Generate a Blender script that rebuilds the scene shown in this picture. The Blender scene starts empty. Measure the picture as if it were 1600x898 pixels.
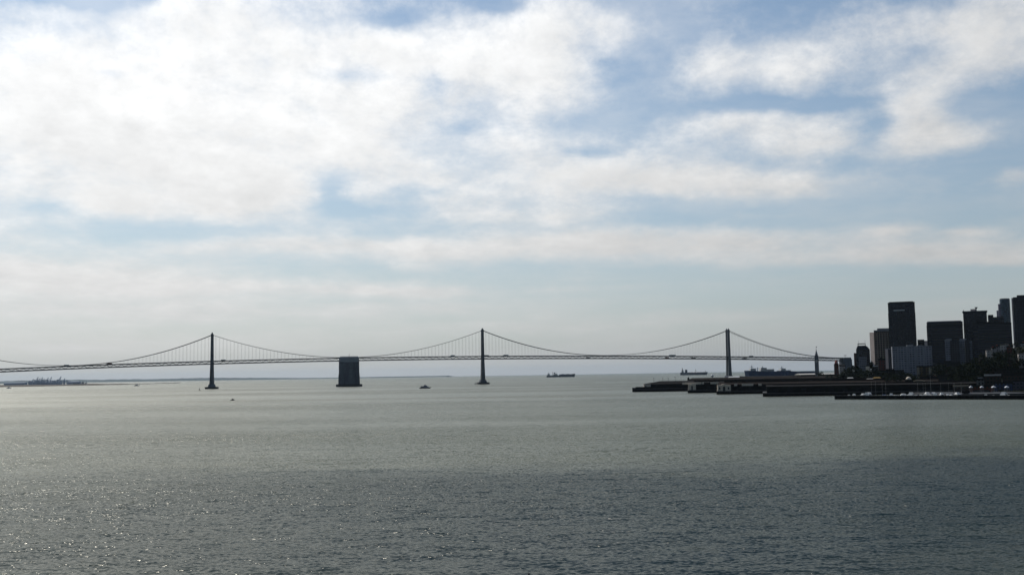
import bpy, math, random
from mathutils import Vector, Matrix
R = math.radians
PI = math.pi
random.seed(7)
sc = bpy.context.scene
COL = sc.collection

# ------------------------------------------------------------------ camera
CAM_H = 24.0
PITCH, ROLL = R(4.87), R(0.9)
cam_d = bpy.data.cameras.new('camera')
cam_d.lens, cam_d.sensor_width = 36.0, 36.0
cam_d.clip_start, cam_d.clip_end = 1.0, 200000.0
cam = bpy.data.objects.new('camera', cam_d)
COL.objects.link(cam)
CAM_M = Matrix.Rotation(R(90) + PITCH, 4, 'X') @ Matrix.Rotation(-ROLL, 4, 'Z')
CAM_M = Matrix.Translation((0, 0, CAM_H)) @ CAM_M
cam.matrix_world = CAM_M
sc.camera = cam
CAM_R = CAM_M.to_3x3()


def ray(px, py):
    """world direction seen at a point of the 1600 x 898 photograph"""
    return (CAM_R @ Vector(((px - 800) / 1600.0, (449 - py) / 1600.0, -1.0))).normalized()


def at(px, py, Y):
    d = ray(px, py)
    t = Y / d.y
    return Vector((d.x * t, Y, CAM_H + d.z * t))


def gnd(px, py, z=0.0):
    d = ray(px, py)
    t = (z - CAM_H) / d.z
    return Vector((d.x * t, d.y * t, z))


def azel(px, py):
    d = ray(px, py)
    return math.degrees(math.atan2(d.x, d.y)), math.degrees(math.asin(d.z))


# ------------------------------------------------------------------ objects
def tag(o, label=None, cat=None, group=None, kind=None):
    if label: o['label'] = label
    if cat: o['category'] = cat
    if group: o['group'] = group
    if kind: o['kind'] = kind
    return o


def thing(name, label, cat, loc=(0, 0, 0), rz=0.0, group=None):
    o = bpy.data.objects.new(name, None)
    o.empty_display_size = 1.0
    COL.objects.link(o)
    o.location = loc
    o.rotation_euler = (0, 0, rz)
    return tag(o, label, cat, group)


def children(o):
    return [c for c in bpy.data.objects if c.parent == o]


def copy_tree(o, parent=None):
    c = o.copy()
    COL.objects.link(c)
    c.parent = parent
    for ch in children(o):
        copy_tree(ch, c)
    return c


class MB:
    """collects simple shapes; build() links them as one mesh object"""
    def __init__(s):
        s.v, s.f = [], []

    def add(s, vs, fs):
        n = len(s.v)
        s.v += [tuple(v) for v in vs]
        s.f += [tuple(i + n for i in f) for f in fs]
        return s

    def box(s, x0, x1, y0, y1, z0, z1):
        return s.add([(x0, y0, z0), (x1, y0, z0), (x1, y1, z0), (x0, y1, z0),
                      (x0, y0, z1), (x1, y0, z1), (x1, y1, z1), (x0, y1, z1)],
                     [(0, 3, 2, 1), (4, 5, 6, 7), (0, 1, 5, 4), (1, 2, 6, 5), (2, 3, 7, 6), (3, 0, 4, 7)])

    def loft(s, rings, cap=True):
        """rings: lists of points of equal length, ccw seen from the far end"""
        n = len(rings[0])
        vs = [p for r in rings for p in r]
        fs = []
        for k in range(len(rings) - 1):
            for i in range(n):
                j = (i + 1) % n
                fs.append((k * n + i, k * n + j, (k + 1) * n + j, (k + 1) * n + i))
        if cap:
            fs.append(tuple(reversed(range(n))))
            fs.append(tuple(range((len(rings) - 1) * n, len(rings) * n)))
        return s.add(vs, fs)

    def frustum(s, x, y, z0, z1, hx0, hy0, hx1, hy1):
        q = lambda hx, hy, z: [(x - hx, y - hy, z), (x + hx, y - hy, z), (x + hx, y + hy, z), (x - hx, y + hy, z)]
        return s.loft([q(hx0, hy0, z0), q(hx1, hy1, z1)])

    def prism(s, poly, z0, z1):
        return s.loft([[(x, y, z0) for x, y in poly], [(x, y, z1) for x, y in poly]])

    def lathe(s, x, y, prof, n=12):
        return s.loft([[(x + r * math.cos(2 * PI * i / n), y + r * math.sin(2 * PI * i / n), z) for i in range(n)]
                       for r, z in prof])

    def bar(s, p, q, w, h=None, up=(0, 0, 1)):
        p, q = Vector(p), Vector(q)
        h = h or w
        d = (q - p).normalized()
        u = Vector(up)
        if abs(d.dot(u)) > .98: u = Vector((1, 0, 0))
        a = d.cross(u).normalized()
        b = a.cross(d).normalized()
        a, b = a * w / 2, b * h / 2
        r = lambda c: [c - a - b, c + a - b, c + a + b, c - a + b]
        return s.loft([r(p), r(q)])

    def tube(s, pts, rad, n=6):
        pts = [Vector(p) for p in pts]
        rings = []
        for i, p in enumerate(pts):
            d = (pts[min(i + 1, len(pts) - 1)] - pts[max(i - 1, 0)]).normalized()
            u = Vector((0, 0, 1)) if abs(d.z) < .95 else Vector((1, 0, 0))
            a = d.cross(u).normalized()
            b = a.cross(d).normalized()
            rr = rad[i] if isinstance(rad, (list, tuple)) else rad
            rings.append([p + a * rr * math.cos(2 * PI * k / n) + b * rr * math.sin(2 * PI * k / n) for k in range(n)])
        return s.loft(rings)

    def gable(s, x0, x1, y0, y1, ze, zr, hip0=0.0, hip1=0.0, t=.3):
        """roof with its ridge along x, hips of the given length at either end"""
        ym = (y0 + y1) / 2
        return s.add([(x0, y0, ze), (x1, y0, ze), (x1, y1, ze), (x0, y1, ze), (x0 + hip0, ym, zr), (x1 - hip1, ym, zr),
                      (x0, y0, ze - t), (x1, y0, ze - t), (x1, y1, ze - t), (x0, y1, ze - t)],
                     [(0, 1, 5, 4), (2, 3, 4, 5), (3, 0, 4), (1, 2, 5), (6, 9, 8, 7),
                      (6, 7, 1, 0), (7, 8, 2, 1), (8, 9, 3, 2), (9, 6, 0, 3)])

    def sphere(s, c, rx, ry=None, rz=None, n=10, m=6, z_from=-1.0):
        ry, rz = ry or rx, rz or rx
        rings = []
        t0 = math.asin(z_from)
        for k in range(m + 1):
            t = t0 + (PI / 2 - t0) * k / m
            cr = max(math.cos(t), .02)
            rings.append([(c[0] + rx * cr * math.cos(2 * PI * i / n), c[1] + ry * cr * math.sin(2 * PI * i / n),
                           c[2] + rz * math.sin(t)) for i in range(n)])
        return s.loft(rings)

    def build(s, name, m, parent=None, smooth=False):
        me = bpy.data.meshes.new(name)
        me.from_pydata(s.v, [], s.f)
        me.update()
        if smooth:
            for p in me.polygons: p.use_smooth = True
        if m: me.materials.append(m)
        o = bpy.data.objects.new(name, me)
        COL.objects.link(o)
        o.parent = parent
        return o


# ------------------------------------------------------------------ node helper
class NT:
    def __init__(s, tree):
        s.t = tree
        s.t.nodes.clear()

    def n(s, kind, **kw):
        nd = s.t.nodes.new(kind)
        for k, v in kw.items(): setattr(nd, k, v)
        return nd

    def put(s, sock, v):
        if isinstance(v, bpy.types.NodeSocket): s.t.links.new(v, sock)
        elif v is not None: sock.default_value = v

    def m(s, op, a, b=None, c=None, clamp=False):
        nd = s.n('ShaderNodeMath', operation=op, use_clamp=clamp)
        for i, v in enumerate((a, b, c)): s.put(nd.inputs[i], v)
        return nd.outputs[0]

    def vm(s, op, a, b=None, c=None, scale=None):
        nd = s.n('ShaderNodeVectorMath', operation=op)
        for i, v in enumerate((a, b, c)): s.put(nd.inputs[i], v)
        if scale is not None: s.put(nd.inputs['Scale'], scale)
        return nd.outputs['Value'] if op in ('DOT_PRODUCT', 'LENGTH', 'DISTANCE') else nd.outputs[0]

    def xyz(s, x, y, z):
        nd = s.n('ShaderNodeCombineXYZ')
        for i, v in enumerate((x, y, z)): s.put(nd.inputs[i], v)
        return nd.outputs[0]

    def sep(s, v):
        nd = s.n('ShaderNodeSeparateXYZ')
        s.put(nd.inputs[0], v)
        return nd.outputs

    def noise(s, v, scale, detail=3.0, rough=.55, dist=0.0, lac=2.0):
        nd = s.n('ShaderNodeTexNoise')
        s.put(nd.inputs['Vector'], v)
        nd.inputs['Scale'].default_value = scale
        nd.inputs['Detail'].default_value = detail
        nd.inputs['Roughness'].default_value = rough
        nd.inputs['Lacunarity'].default_value = lac
        nd.inputs['Distortion'].default_value = dist
        return nd.outputs[0], nd.outputs[1]

    def step(s, v, a, b, lo=0.0, hi=1.0, kind='SMOOTHSTEP'):
        nd = s.n('ShaderNodeMapRange', interpolation_type=kind)
        for i, x in enumerate((v, a, b, lo, hi)): s.put(nd.inputs[i], x)
        return nd.outputs[0]

    def mix(s, f, a, b, blend='MIX'):
        nd = s.n('ShaderNodeMix', data_type='RGBA', blend_type=blend)
        s.put(nd.inputs[0], f)
        s.put(nd.inputs[6], a if isinstance(a, bpy.types.NodeSocket) else (*a, 1))
        s.put(nd.inputs[7], b if isinstance(b, bpy.types.NodeSocket) else (*b, 1))
        return nd.outputs[2]


ORD = ['first', 'second', 'third', 'fourth', 'fifth', 'sixth', 'seventh', 'eighth', 'ninth', 'tenth', 'eleventh', 'twelfth',
       'thirteenth', 'fourteenth', 'fifteenth', 'sixteenth']
MATS = {}


def mat(name, color, rough=.7, vary=.25, scale=.15, metal=0.0, spec=.4, stretch=(1, 1, 1)):
    """a plain weathered surface: base colour broken up by noise in metres"""
    if name in MATS: return MATS[name]
    m = bpy.data.materials.new(name)
    m.use_nodes = True
    t = NT(m.node_tree)
    tc = t.n('ShaderNodeTexCoord')
    v = t.vm('MULTIPLY', tc.outputs['Object'], stretch)
    f, _ = t.noise(v, scale, 5, .65)
    g, _ = t.noise(v, scale * 9, 2, .5)
    k = t.m('ADD', t.m('MULTIPLY', f, .7), t.m('MULTIPLY', g, .3))
    lo = tuple(c * (1 - vary) for c in color)
    hi = tuple(min(c * (1 + vary), .95) for c in color)
    c = t.mix(t.step(k, .3, .7), lo, hi)
    b = t.n('ShaderNodeBsdfPrincipled')
    t.put(b.inputs['Base Color'], c)
    t.put(b.inputs['Roughness'], rough)
    t.put(b.inputs['Metallic'], metal)
    t.put(b.inputs['Specular IOR Level'], spec if rough < .8 else .04)
    o = t.n('ShaderNodeOutputMaterial')
    t.put(o.inputs[0], b.outputs[0])
    MATS[name] = m
    return m


def facade(name, wall, glass, floor=3.7, bay=3.0, fz=.5, fx=.75, rough=.75, grough=.2, shift=0.0):
    """wall with rows of windows sized in metres; glass is smoother than the wall"""
    if name in MATS: return MATS[name]
    m = bpy.data.materials.new(name)
    m.use_nodes = True
    t = NT(m.node_tree)
    tc = t.n('ShaderNodeTexCoord')
    g = t.n('ShaderNodeNewGeometry')
    p = t.sep(tc.outputs['Object'])
    u = t.m('ADD', p[0], p[1])
    a = t.m('LESS_THAN', t.m('FRACT', t.m('DIVIDE', t.m('ADD', p[2], shift), floor)), fz)
    b_ = t.m('LESS_THAN', t.m('FRACT', t.m('DIVIDE', t.m('ADD', u, 500.0), bay)), fx)
    cell = t.xyz(t.m('FLOOR', t.m('DIVIDE', t.m('ADD', u, 500.0), bay)),
                 t.m('FLOOR', t.m('DIVIDE', p[2], floor)), 0.0)
    wn = t.n('ShaderNodeTexWhiteNoise')
    t.put(wn.inputs[0], cell)
    tn = t.n('ShaderNodeVectorTransform', vector_type='NORMAL', convert_from='WORLD', convert_to='OBJECT')
    t.put(tn.inputs[0], g.outputs['Normal'])
    side = t.m('LESS_THAN', t.m('ABSOLUTE', t.sep(tn.outputs[0])[2]), .5)
    win = t.m('MULTIPLY', t.m('MULTIPLY', a, b_), side)
    f, _ = t.noise(tc.outputs['Object'], .06, 5, .65)
    wc = t.mix(f, tuple(c * .75 for c in wall), tuple(min(c * 1.25, .9) for c in wall))
    gc = t.mix(wn.outputs[0], tuple(c * .5 for c in glass), tuple(c * 1.6 for c in glass))
    c = t.mix(win, wc, gc)
    b = t.n('ShaderNodeBsdfPrincipled')
    t.put(b.inputs['Base Color'], c)
    t.put(b.inputs['Roughness'], t.m('ADD', rough, t.m('MULTIPLY', win, grough - rough)))
    t.put(b.inputs['Specular IOR Level'], t.m('ADD', .05, t.m('MULTIPLY', win, .3)))
    o = t.n('ShaderNodeOutputMaterial')
    t.put(o.inputs[0], b.outputs[0])
    MATS[name] = m
    return m
# ------------------------------------------------------------------ daylight
SUN_AZ, SUN_EL = -36.0, 45.0
sd = Vector((math.sin(R(SUN_AZ)) * math.cos(R(SUN_EL)), math.cos(R(SUN_AZ)) * math.cos(R(SUN_EL)), math.sin(R(SUN_EL))))
sl = bpy.data.lights.new('sun', 'SUN')
sl.energy, sl.angle, sl.color = 2.4, R(.53), (1.0, .94, .84)
so = bpy.data.objects.new('sun', sl)
COL.objects.link(so)
so.rotation_euler = sd.to_track_quat('Z', 'Y').to_euler()

world = bpy.data.worlds.new('World')
sc.world = world
world.use_nodes = True
t = NT(world.node_tree)
STR = .06
sky = t.n('ShaderNodeTexSky', sky_type='NISHITA')
sky.sun_disc = False
sky.sun_elevation, sky.sun_rotation = R(SUN_EL), R(SUN_AZ)
sky.altitude, sky.air_density, sky.dust_density, sky.ozone_density = 20, 1.0, .6, 1.6
tc = t.n('ShaderNodeTexCoord')
dirv = t.vm('NORMALIZE', tc.outputs['Generated'])
dx, dy, dz = t.sep(dirv)
DEG = 180 / PI
az = t.m('MULTIPLY', t.m('ARCTAN2', dx, dy), DEG)
el = t.m('MULTIPLY', t.m('ARCSINE', dz), DEG)
# far clouds are seen foreshortened: equal steps of w are ever thinner towards the horizon
w = t.m('MULTIPLY', t.m('LOGARITHM', t.m('ADD', t.m('MAXIMUM', el, 0.0), 5.0), math.e), 30.0)
q = t.xyz(az, w, 0.0)
_, wc1 = t.noise(q, .085, 5, .6)
near = t.step(el, 0.0, 22.0, .3, 1.0)
warp = t.vm('MULTIPLY', t.vm('SUBTRACT', wc1, (.5, .5, .5)), (9.0, 3.6, 0.0))
warp = t.vm('SCALE', warp, scale=near)
ae = t.vm('ADD', t.xyz(az, el, 0.0), warp)

# each bank of cloud (or gap between banks): centre and radii in the sky, weight
BANKS = [
    # white mass on the left
    (60, 150, 260, 130, 1.5), (300, 190, 250, 130, 1.5), (330, 295, 180, 50, 1.0), (100, 285, 200, 55, 1.0),
    (560, 190, 200, 85, 1.2), (700, 80, 230, 75, 1.0), (850, 115, 110, 60, 1.1), (800, 215, 130, 30, .5),
    (420, 60, 160, 50, .6), (870, 25, 70, 30, .5),
    # lumps on the right
    (1105, 105, 50, 32, .9), (1230, 90, 95, 42, 1.0), (1450, 30, 170, 38, 1.1), (1570, 55, 110, 45, .9),
    (1420, 140, 75, 48, 1.1), (1170, 200, 105, 24, 1.1), (1245, 230, 55, 20, 1.1), (1440, 215, 95, 26, 1.5),
    (1592, 268, 28, 12, 1.1), (960, 40, 80, 30, .45), (1540, 110, 90, 26, .5), (1060, 150, 30, 15, .2),
    # middle band and the long low band
    (700, 285, 150, 36, .9), (900, 275, 170, 38, 1.1), (1080, 283, 130, 22, 1.3), (1220, 294, 90, 18, 1.7),
    (720, 338, 130, 16, .7), (860, 342, 70, 12, .5),
    (480, 385, 190, 14, 1.0), (800, 388, 280, 20, 1.3), (1150, 384, 240, 22, 1.5), (1400, 398, 180, 14, 1.5),
    (1565, 405, 70, 8, 1.0), (1390, 358, 34, 9, 1.1), (1512, 362, 36, 7, 1.0), (1190, 338, 36, 4, .3),
    (120, 426, 280, 24, 1.6), (300, 448, 360, 12, .8), (80, 365, 110, 16, .5), (420, 486, 420, 16, .8), (1140, 496, 90, 9, .5),
    (60, 490, 300, 36, .6), (600, 452, 130, 6, .35),
    # blue gaps
    (90, 6, 90, 12, -1.6), (235, 6, 45, 12, -1.2), (120, 42, 40, 14, -.5), (182, 118, 26, 8, -.5),
    (540, 120, 50, 13, -.7), (660, 130, 34, 18, -1.0), (605, 28, 40, 18, -.9), (745, 8, 40, 12, -1.0),
    (740, 192, 30, 10, -.6), (530, 300, 34, 26, -1.0), (565, 328, 65, 12, -.9), (670, 298, 45, 9, -.6),
    (255, 362, 150, 16, -1.1), (80, 328, 50, 9, -.7), (930, 245, 40, 7, -.5), (1000, 112, 40, 40, -.6),
    (905, 195, 50, 15, -.5), (1430, 82, 40, 16, -.5), (1300, 262, 24, 26, -.4), (1210, 164, 130, 11, -.8), (1335, 205, 26, 34, -.6), (1540, 165, 60, 20, -.5), (1060, 40, 30, 30, -.4), (520, 25, 60, 20, -.4),
]
BANKS += [(700, 520, 330, 16, .45), (250, 535, 300, 16, .45), (980, 505, 260, 8, .35), (1330, 492, 90, 5, .25),
          (330, 455, 300, 14, .5), (900, 455, 260, 6, .3), (1480, 470, 60, 5, .2), (60, 545, 200, 12, .4)]
pos = neg = None
for (cx, cy, rx, ry, wt) in BANKS:
    a0, e0 = azel(cx, cy)
    a1 = azel(cx + 10, cy)[0]
    e1 = azel(cx, cy - 10)[1]
    sx, sy = 1 / (rx * abs(a1 - a0) / 10), 1 / (ry * abs(e1 - e0) / 10)
    d = t.vm('MULTIPLY_ADD', ae, (sx, sy, 0), (-a0 * sx, -e0 * sy, 0))
    e = t.m('POWER', .45, t.vm('DOT_PRODUCT', d, d))
    if wt > 0: pos = t.m('MULTIPLY', e, wt) if pos is None else t.m('MULTIPLY_ADD', e, wt, pos)
    else: neg = t.m('MULTIPLY', e, wt) if neg is None else t.m('MULTIPLY_ADD', e, wt, neg)
pos = t.m('DIVIDE', t.m('MULTIPLY', pos, 1.25), t.m('ADD', 1.0, t.m('MULTIPLY', pos, .55)))   # overlapping banks do not pile up
acc = t.m('ADD', pos, t.m('MULTIPLY', neg, .75))
OFF = (31.0, 17.0, 5.0)
qs = t.vm('ADD', q, (-1.1, 1.3, 0.0))                     # the same noise a step nearer the sun: gives the relief
def puffs(v):
    a, _ = t.noise(v, .10, 10, .67)
    b, _ = t.noise(t.vm('ADD', v, OFF), .34, 8, .67)
    return t.m('ADD', t.m('MULTIPLY', t.m('SUBTRACT', a, .5), 2.3), t.m('MULTIPLY', t.m('SUBTRACT', b, .5), 1.15))
p0, p1 = puffs(q), puffs(qs)
inview = t.m('MAXIMUM', t.step(t.m('ABSOLUTE', az), 32.0, 50.0), t.step(el, 24.0, 32.0))   # beyond the mapped banks: scattered cloud
acc = t.m('ADD', acc, t.m('MULTIPLY', inview, -.1))
calm = t.step(el, 0.0, 10.0, .5, 1.0, 'LINEAR')
dens = t.m('ADD', acc, t.m('MULTIPLY', p0, calm))
alpha = t.m('MULTIPLY', t.step(dens, .0, 1.3), .98)
relief = t.m('MULTIPLY', t.m('SUBTRACT', p0, p1), calm)
# brightness: nearer the sun the clouds glow, thick middles are greyer
csun = t.vm('DOT_PRODUCT', dirv, tuple(sd))
glow = t.step(csun, .45, 1.0, 0.0, 1.0, 'LINEAR')
thick = t.step(dens, .7, 2.0)
g3, _ = t.noise(t.vm('ADD', q, (7.0, 3.0, 11.0)), .10, 8, .62)
shade = t.m('MULTIPLY', thick, t.step(g3, .40, .66))
lum = t.m('ADD', .67, t.m('MULTIPLY', glow, .50))
lum = t.m('MULTIPLY', lum, t.m('SUBTRACT', 1.0, t.m('MULTIPLY', shade, .22)))
lum = t.m('MULTIPLY', lum, t.m('ADD', 1.0, t.m('MULTIPLY', t.m('MULTIPLY', relief, .24), t.step(dens, .2, 1.0))))
lum = t.m('MULTIPLY', lum, t.step(el, 0.0, 13.0, .72, 1.0, 'LINEAR'))
back = t.step(dy, -.3, .5, .12, 1.0)                       # clouds away from the sun are duller
lum = t.m('MULTIPLY', lum, back)
warmth = t.step(el, 2.0, 18.0)
ctint = t.mix(warmth, (1.0, .995, .985), (.995, 1.0, 1.0))
ccol = t.vm('SCALE', ctint, scale=t.m('DIVIDE', lum, STR))
# low air: a pale veil over the blue towards the horizon, thinner and bluer higher up
skyc = t.vm('MULTIPLY', sky.outputs[0], t.mix(t.step(dy, -.2, .6), (.75, .75, .75), (1.36, 1.54, 1.56)))
veil = t.m('POWER', 2.718, t.m('MULTIPLY', t.m('MAXIMUM', el, 0.0), -.10))
veil = t.m('MULTIPLY', veil, t.step(dy, -.4, .6, .15, 1.0))
vl = t.m('ADD', .40, t.m('MULTIPLY', glow, .27))
vcol = t.vm('SCALE', t.mix(glow, (.955, .985, 1.06), (1.0, .985, .98)), scale=t.m('DIVIDE', vl, STR))
base = t.mix(t.m('MULTIPLY', veil, .92), skyc, vcol)
# a thin high veil, uneven, that pales the gaps
hv, _ = t.noise(t.vm('MULTIPLY', q, (.6, 1.2, 1.0)), .12, 6, .62)
base = t.mix(t.m('MULTIPLY', t.step(hv, .40, .70, .02, .28), t.step(dy, -.2, .6)), base, ccol)
col = t.mix(alpha, base, ccol)
bg = t.n('ShaderNodeBackground')
t.put(bg.inputs[0], col)
bg.inputs[1].default_value = STR
wo = t.n('ShaderNodeOutputWorld')
t.put(wo.inputs[0], bg.outputs[0])
world.cycles.sampling_method = 'MANUAL'
world.cycles.sample_map_resolution = 1024

# ------------------------------------------------------------------ air
hz = MB().box(-46000, 46000, -600, 47000, -3, 330).build('haze', None)
tag(hz, 'pale haze over the bay', 'haze', kind='stuff')
hm = bpy.data.materials.new('haze_air')
hm.use_nodes = True
t = NT(hm.node_tree)
pv = t.n('ShaderNodeVolumePrincipled')
pv.inputs['Color'].default_value = (.66, .84, 1.0, 1)
pv.inputs['Density'].default_value = 1.25e-5
pv.inputs['Anisotropy'].default_value = .35
o = t.n('ShaderNodeOutputMaterial')
t.put(o.inputs['Volume'], pv.outputs[0])
hm.cycles.volume_sampling = 'DISTANCE'
hz.data.materials.append(hm)
hz.display_type = 'WIRE'

# ------------------------------------------------------------------ render settings
sc.view_settings.view_transform = 'Standard'
sc.view_settings.look = 'None'
sc.view_settings.gamma = 1.0
sc.view_settings.exposure = 0.0
sc.view_settings.use_curve_mapping = False
cy = sc.cycles
cy.max_bounces = 4
cy.diffuse_bounces, cy.glossy_bounces, cy.transmission_bounces, cy.volume_bounces = 2, 2, 1, 0
cy.sample_clamp_direct, cy.sample_clamp_indirect = 25.0, 3.0
cy.caustics_reflective = cy.caustics_refractive = False
cy.use_denoising = True
cy.denoiser = 'OPENIMAGEDENOISE'
cy.denoising_prefilter = 'ACCURATE'
cy.denoising_input_passes = 'RGB_ALBEDO_NORMAL'
# ------------------------------------------------------------------ water
wm = bpy.data.materials.new('bay_water')
wm.use_nodes = True
t = NT(wm.node_tree)
g = t.n('ShaderNodeNewGeometry')
P = g.outputs['Position']
# wind patches: some reaches of the bay are smoother, some rougher
wp, _ = t.noise(t.vm('MULTIPLY', P, (.0012, .0042, 1)), 1.0, 4, .55)
wq, _ = t.noise(t.vm('MULTIPLY', P, (.004, .016, 1)), 1.0, 3, .6)
wind = t.step(t.m('ADD', t.m('MULTIPLY', wp, .75), t.m('MULTIPLY', wq, .25)), .38, .62)
# near band: cloud shadow painted into the colour, with wind chop; silty water beyond
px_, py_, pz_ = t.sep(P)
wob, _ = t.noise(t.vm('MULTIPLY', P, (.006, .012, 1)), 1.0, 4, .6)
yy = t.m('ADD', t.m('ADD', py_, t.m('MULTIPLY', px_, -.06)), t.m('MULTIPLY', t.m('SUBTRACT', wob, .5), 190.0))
shade_band = t.m('MULTIPLY', t.step(yy, 300.0, 235.0), t.m('MULTIPLY', t.step(yy, 60.0, 150.0), t.step(px_, -150.0, 30.0, .45, 1.0)))
slope = None
for (sx, sy, sc_, amp, off) in ((.30, 1.0, .07, .16, 0), (.36, 1.0, .26, .28, 50), (.45, 1.0, .85, .55, 90), (.6, 1.0, 2.4, .90, 140)):
    v = t.vm('MULTIPLY_ADD', P, (sx, sy, 0), (off, off * .7, off * .3))
    _, c = t.noise(v, sc_, 2, .5)
    s = t.vm('SCALE', t.vm('SUBTRACT', c, (.5, .5, .5)), scale=amp * 2)
    slope = s if slope is None else t.vm('ADD', slope, s)
slope = t.vm('SCALE', slope, scale=t.m('ADD', t.m('MULTIPLY', shade_band, .18), t.m('ADD', .62, t.m('MULTIPLY', wind, .62))))
sx_, sy_, _z = t.sep(slope)
nrm = t.vm('NORMALIZE', t.xyz(t.m('MULTIPLY', sx_, 1.35), sy_, 1.0))
silt, _ = t.noise(t.vm('MULTIPLY', P, (.002, .006, 1)), 1.0, 3, .5)
bc = t.mix(silt, (.052, .066, .042), (.074, .079, .050))
bc = t.mix(shade_band, bc, (.014, .028, .033))
rough = t.step(py_, 250.0, 1300.0, .19, .30)
dif = t.n('ShaderNodeBsdfDiffuse')
t.put(dif.inputs[0], bc)
gl = t.n('ShaderNodeBsdfGlossy')
gl.inputs[0].default_value = (1.0, .99, .925, 1)
t.put(gl.inputs['Roughness'], rough)
t.put(gl.inputs['Normal'], nrm)
fr = t.n('ShaderNodeFresnel')
fr.inputs[0].default_value = 1.33
t.put(fr.inputs['Normal'], nrm)
ms = t.n('ShaderNodeMixShader')
t.put(ms.inputs[0], t.m('MULTIPLY', fr.outputs[0], t.m('SUBTRACT', .60, t.m('MULTIPLY', shade_band, .17))))
t.put(ms.inputs[1], dif.outputs[0])
t.put(ms.inputs[2], gl.outputs[0])
o = t.n('ShaderNodeOutputMaterial')
t.put(o.inputs[0], ms.outputs[0])
wa = MB()
gx = [-44000, -15000, -5000, -1500, -400, 0, 400, 1500, 5000, 15000, 44000]
gy = [-550, 0, 150, 500, 1500, 5000, 15000, 45000]
for y in gy:
    for x in gx: wa.v.append((x, y, 0))
for k in range(len(gy) - 1):
    for i in range(len(gx) - 1):
        a = k * len(gx) + i
        wa.f.append((a, a + 1, a + 1 + len(gx), a + len(gx)))
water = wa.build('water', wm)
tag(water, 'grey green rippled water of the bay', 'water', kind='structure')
# ------------------------------------------------------------------ materials
M_STEEL = mat('grey_painted_steel', (.075, .085, .10), .55, .2, .1)
M_STEEL_D = mat('dark_steel', (.035, .04, .048), .6, .2, .1)  # plain darker steel tone
M_ROAD = mat('road_surface', (.05, .05, .05), .9)
M_CONC = mat('weathered_concrete', (.10, .112, .135), .85, .35, .06, stretch=(1, 1, .25))
M_CONC_LIT = mat('lit_concrete', (.30, .32, .35), .8, .15, .08)
M_CONC_D = mat('wet_dark_concrete', (.035, .035, .035), .7, .3, .3)
M_WIRE = mat('cable_steel', (.07, .07, .07), .5)
M_DARK = mat('dark_paint', (.03, .03, .032), .5)
M_WHITE = mat('white_paint', (.78, .78, .76), .45, .06)
M_GLASS = mat('dark_glass', (.03, .035, .04), .12, .1)
M_RED = mat('faded_red_paint', (.28, .07, .05), .6)
M_BLUE = mat('blue_paint', (.06, .12, .30), .5)
M_TYRE = mat('rubber', (.02, .02, .02), .9)

# ------------------------------------------------------------------ the long suspension bridge
PW2, PW5 = at(1139, 585, 2901), at(331, 600, 2648)
B0 = Vector((PW2.x, PW2.y, 0))
bd = Vector((PW5.x - PW2.x, PW5.y - PW2.y, 0))
KS = bd.length / 1412.0
bd.normalize()
B_RZ = math.atan2(bd.y, bd.x)
S = {k: v * KS for k, v in dict(W1=-350, W2=0, W3=704, W4=1062, W5=1412, W6=2116, W7=2470).items()}


def bsz(px, py):
    """station along the bridge and height seen at a point of the photograph"""
    d = ray(px, py)
    den = d.x * bd.y - d.y * bd.x
    tt = (B0.x * bd.y - B0.y * bd.x) / den
    p = Vector((d.x * tt, d.y * tt, CAM_H + d.z * tt))
    return (p - B0).dot(bd), p.z


top_px = [(0, 576.8), (100, 571.2), (200, 567.8), (331, 564), (400, 562.2), (530, 559.4), (600, 558.3), (754, 556.4),
          (860, 555.2), (1000, 555.4), (1138, 557.2), (1200, 557.6), (1270, 558.6), (1320, 559.2)]
DK = sorted(bsz(*p) for p in top_px)
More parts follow.
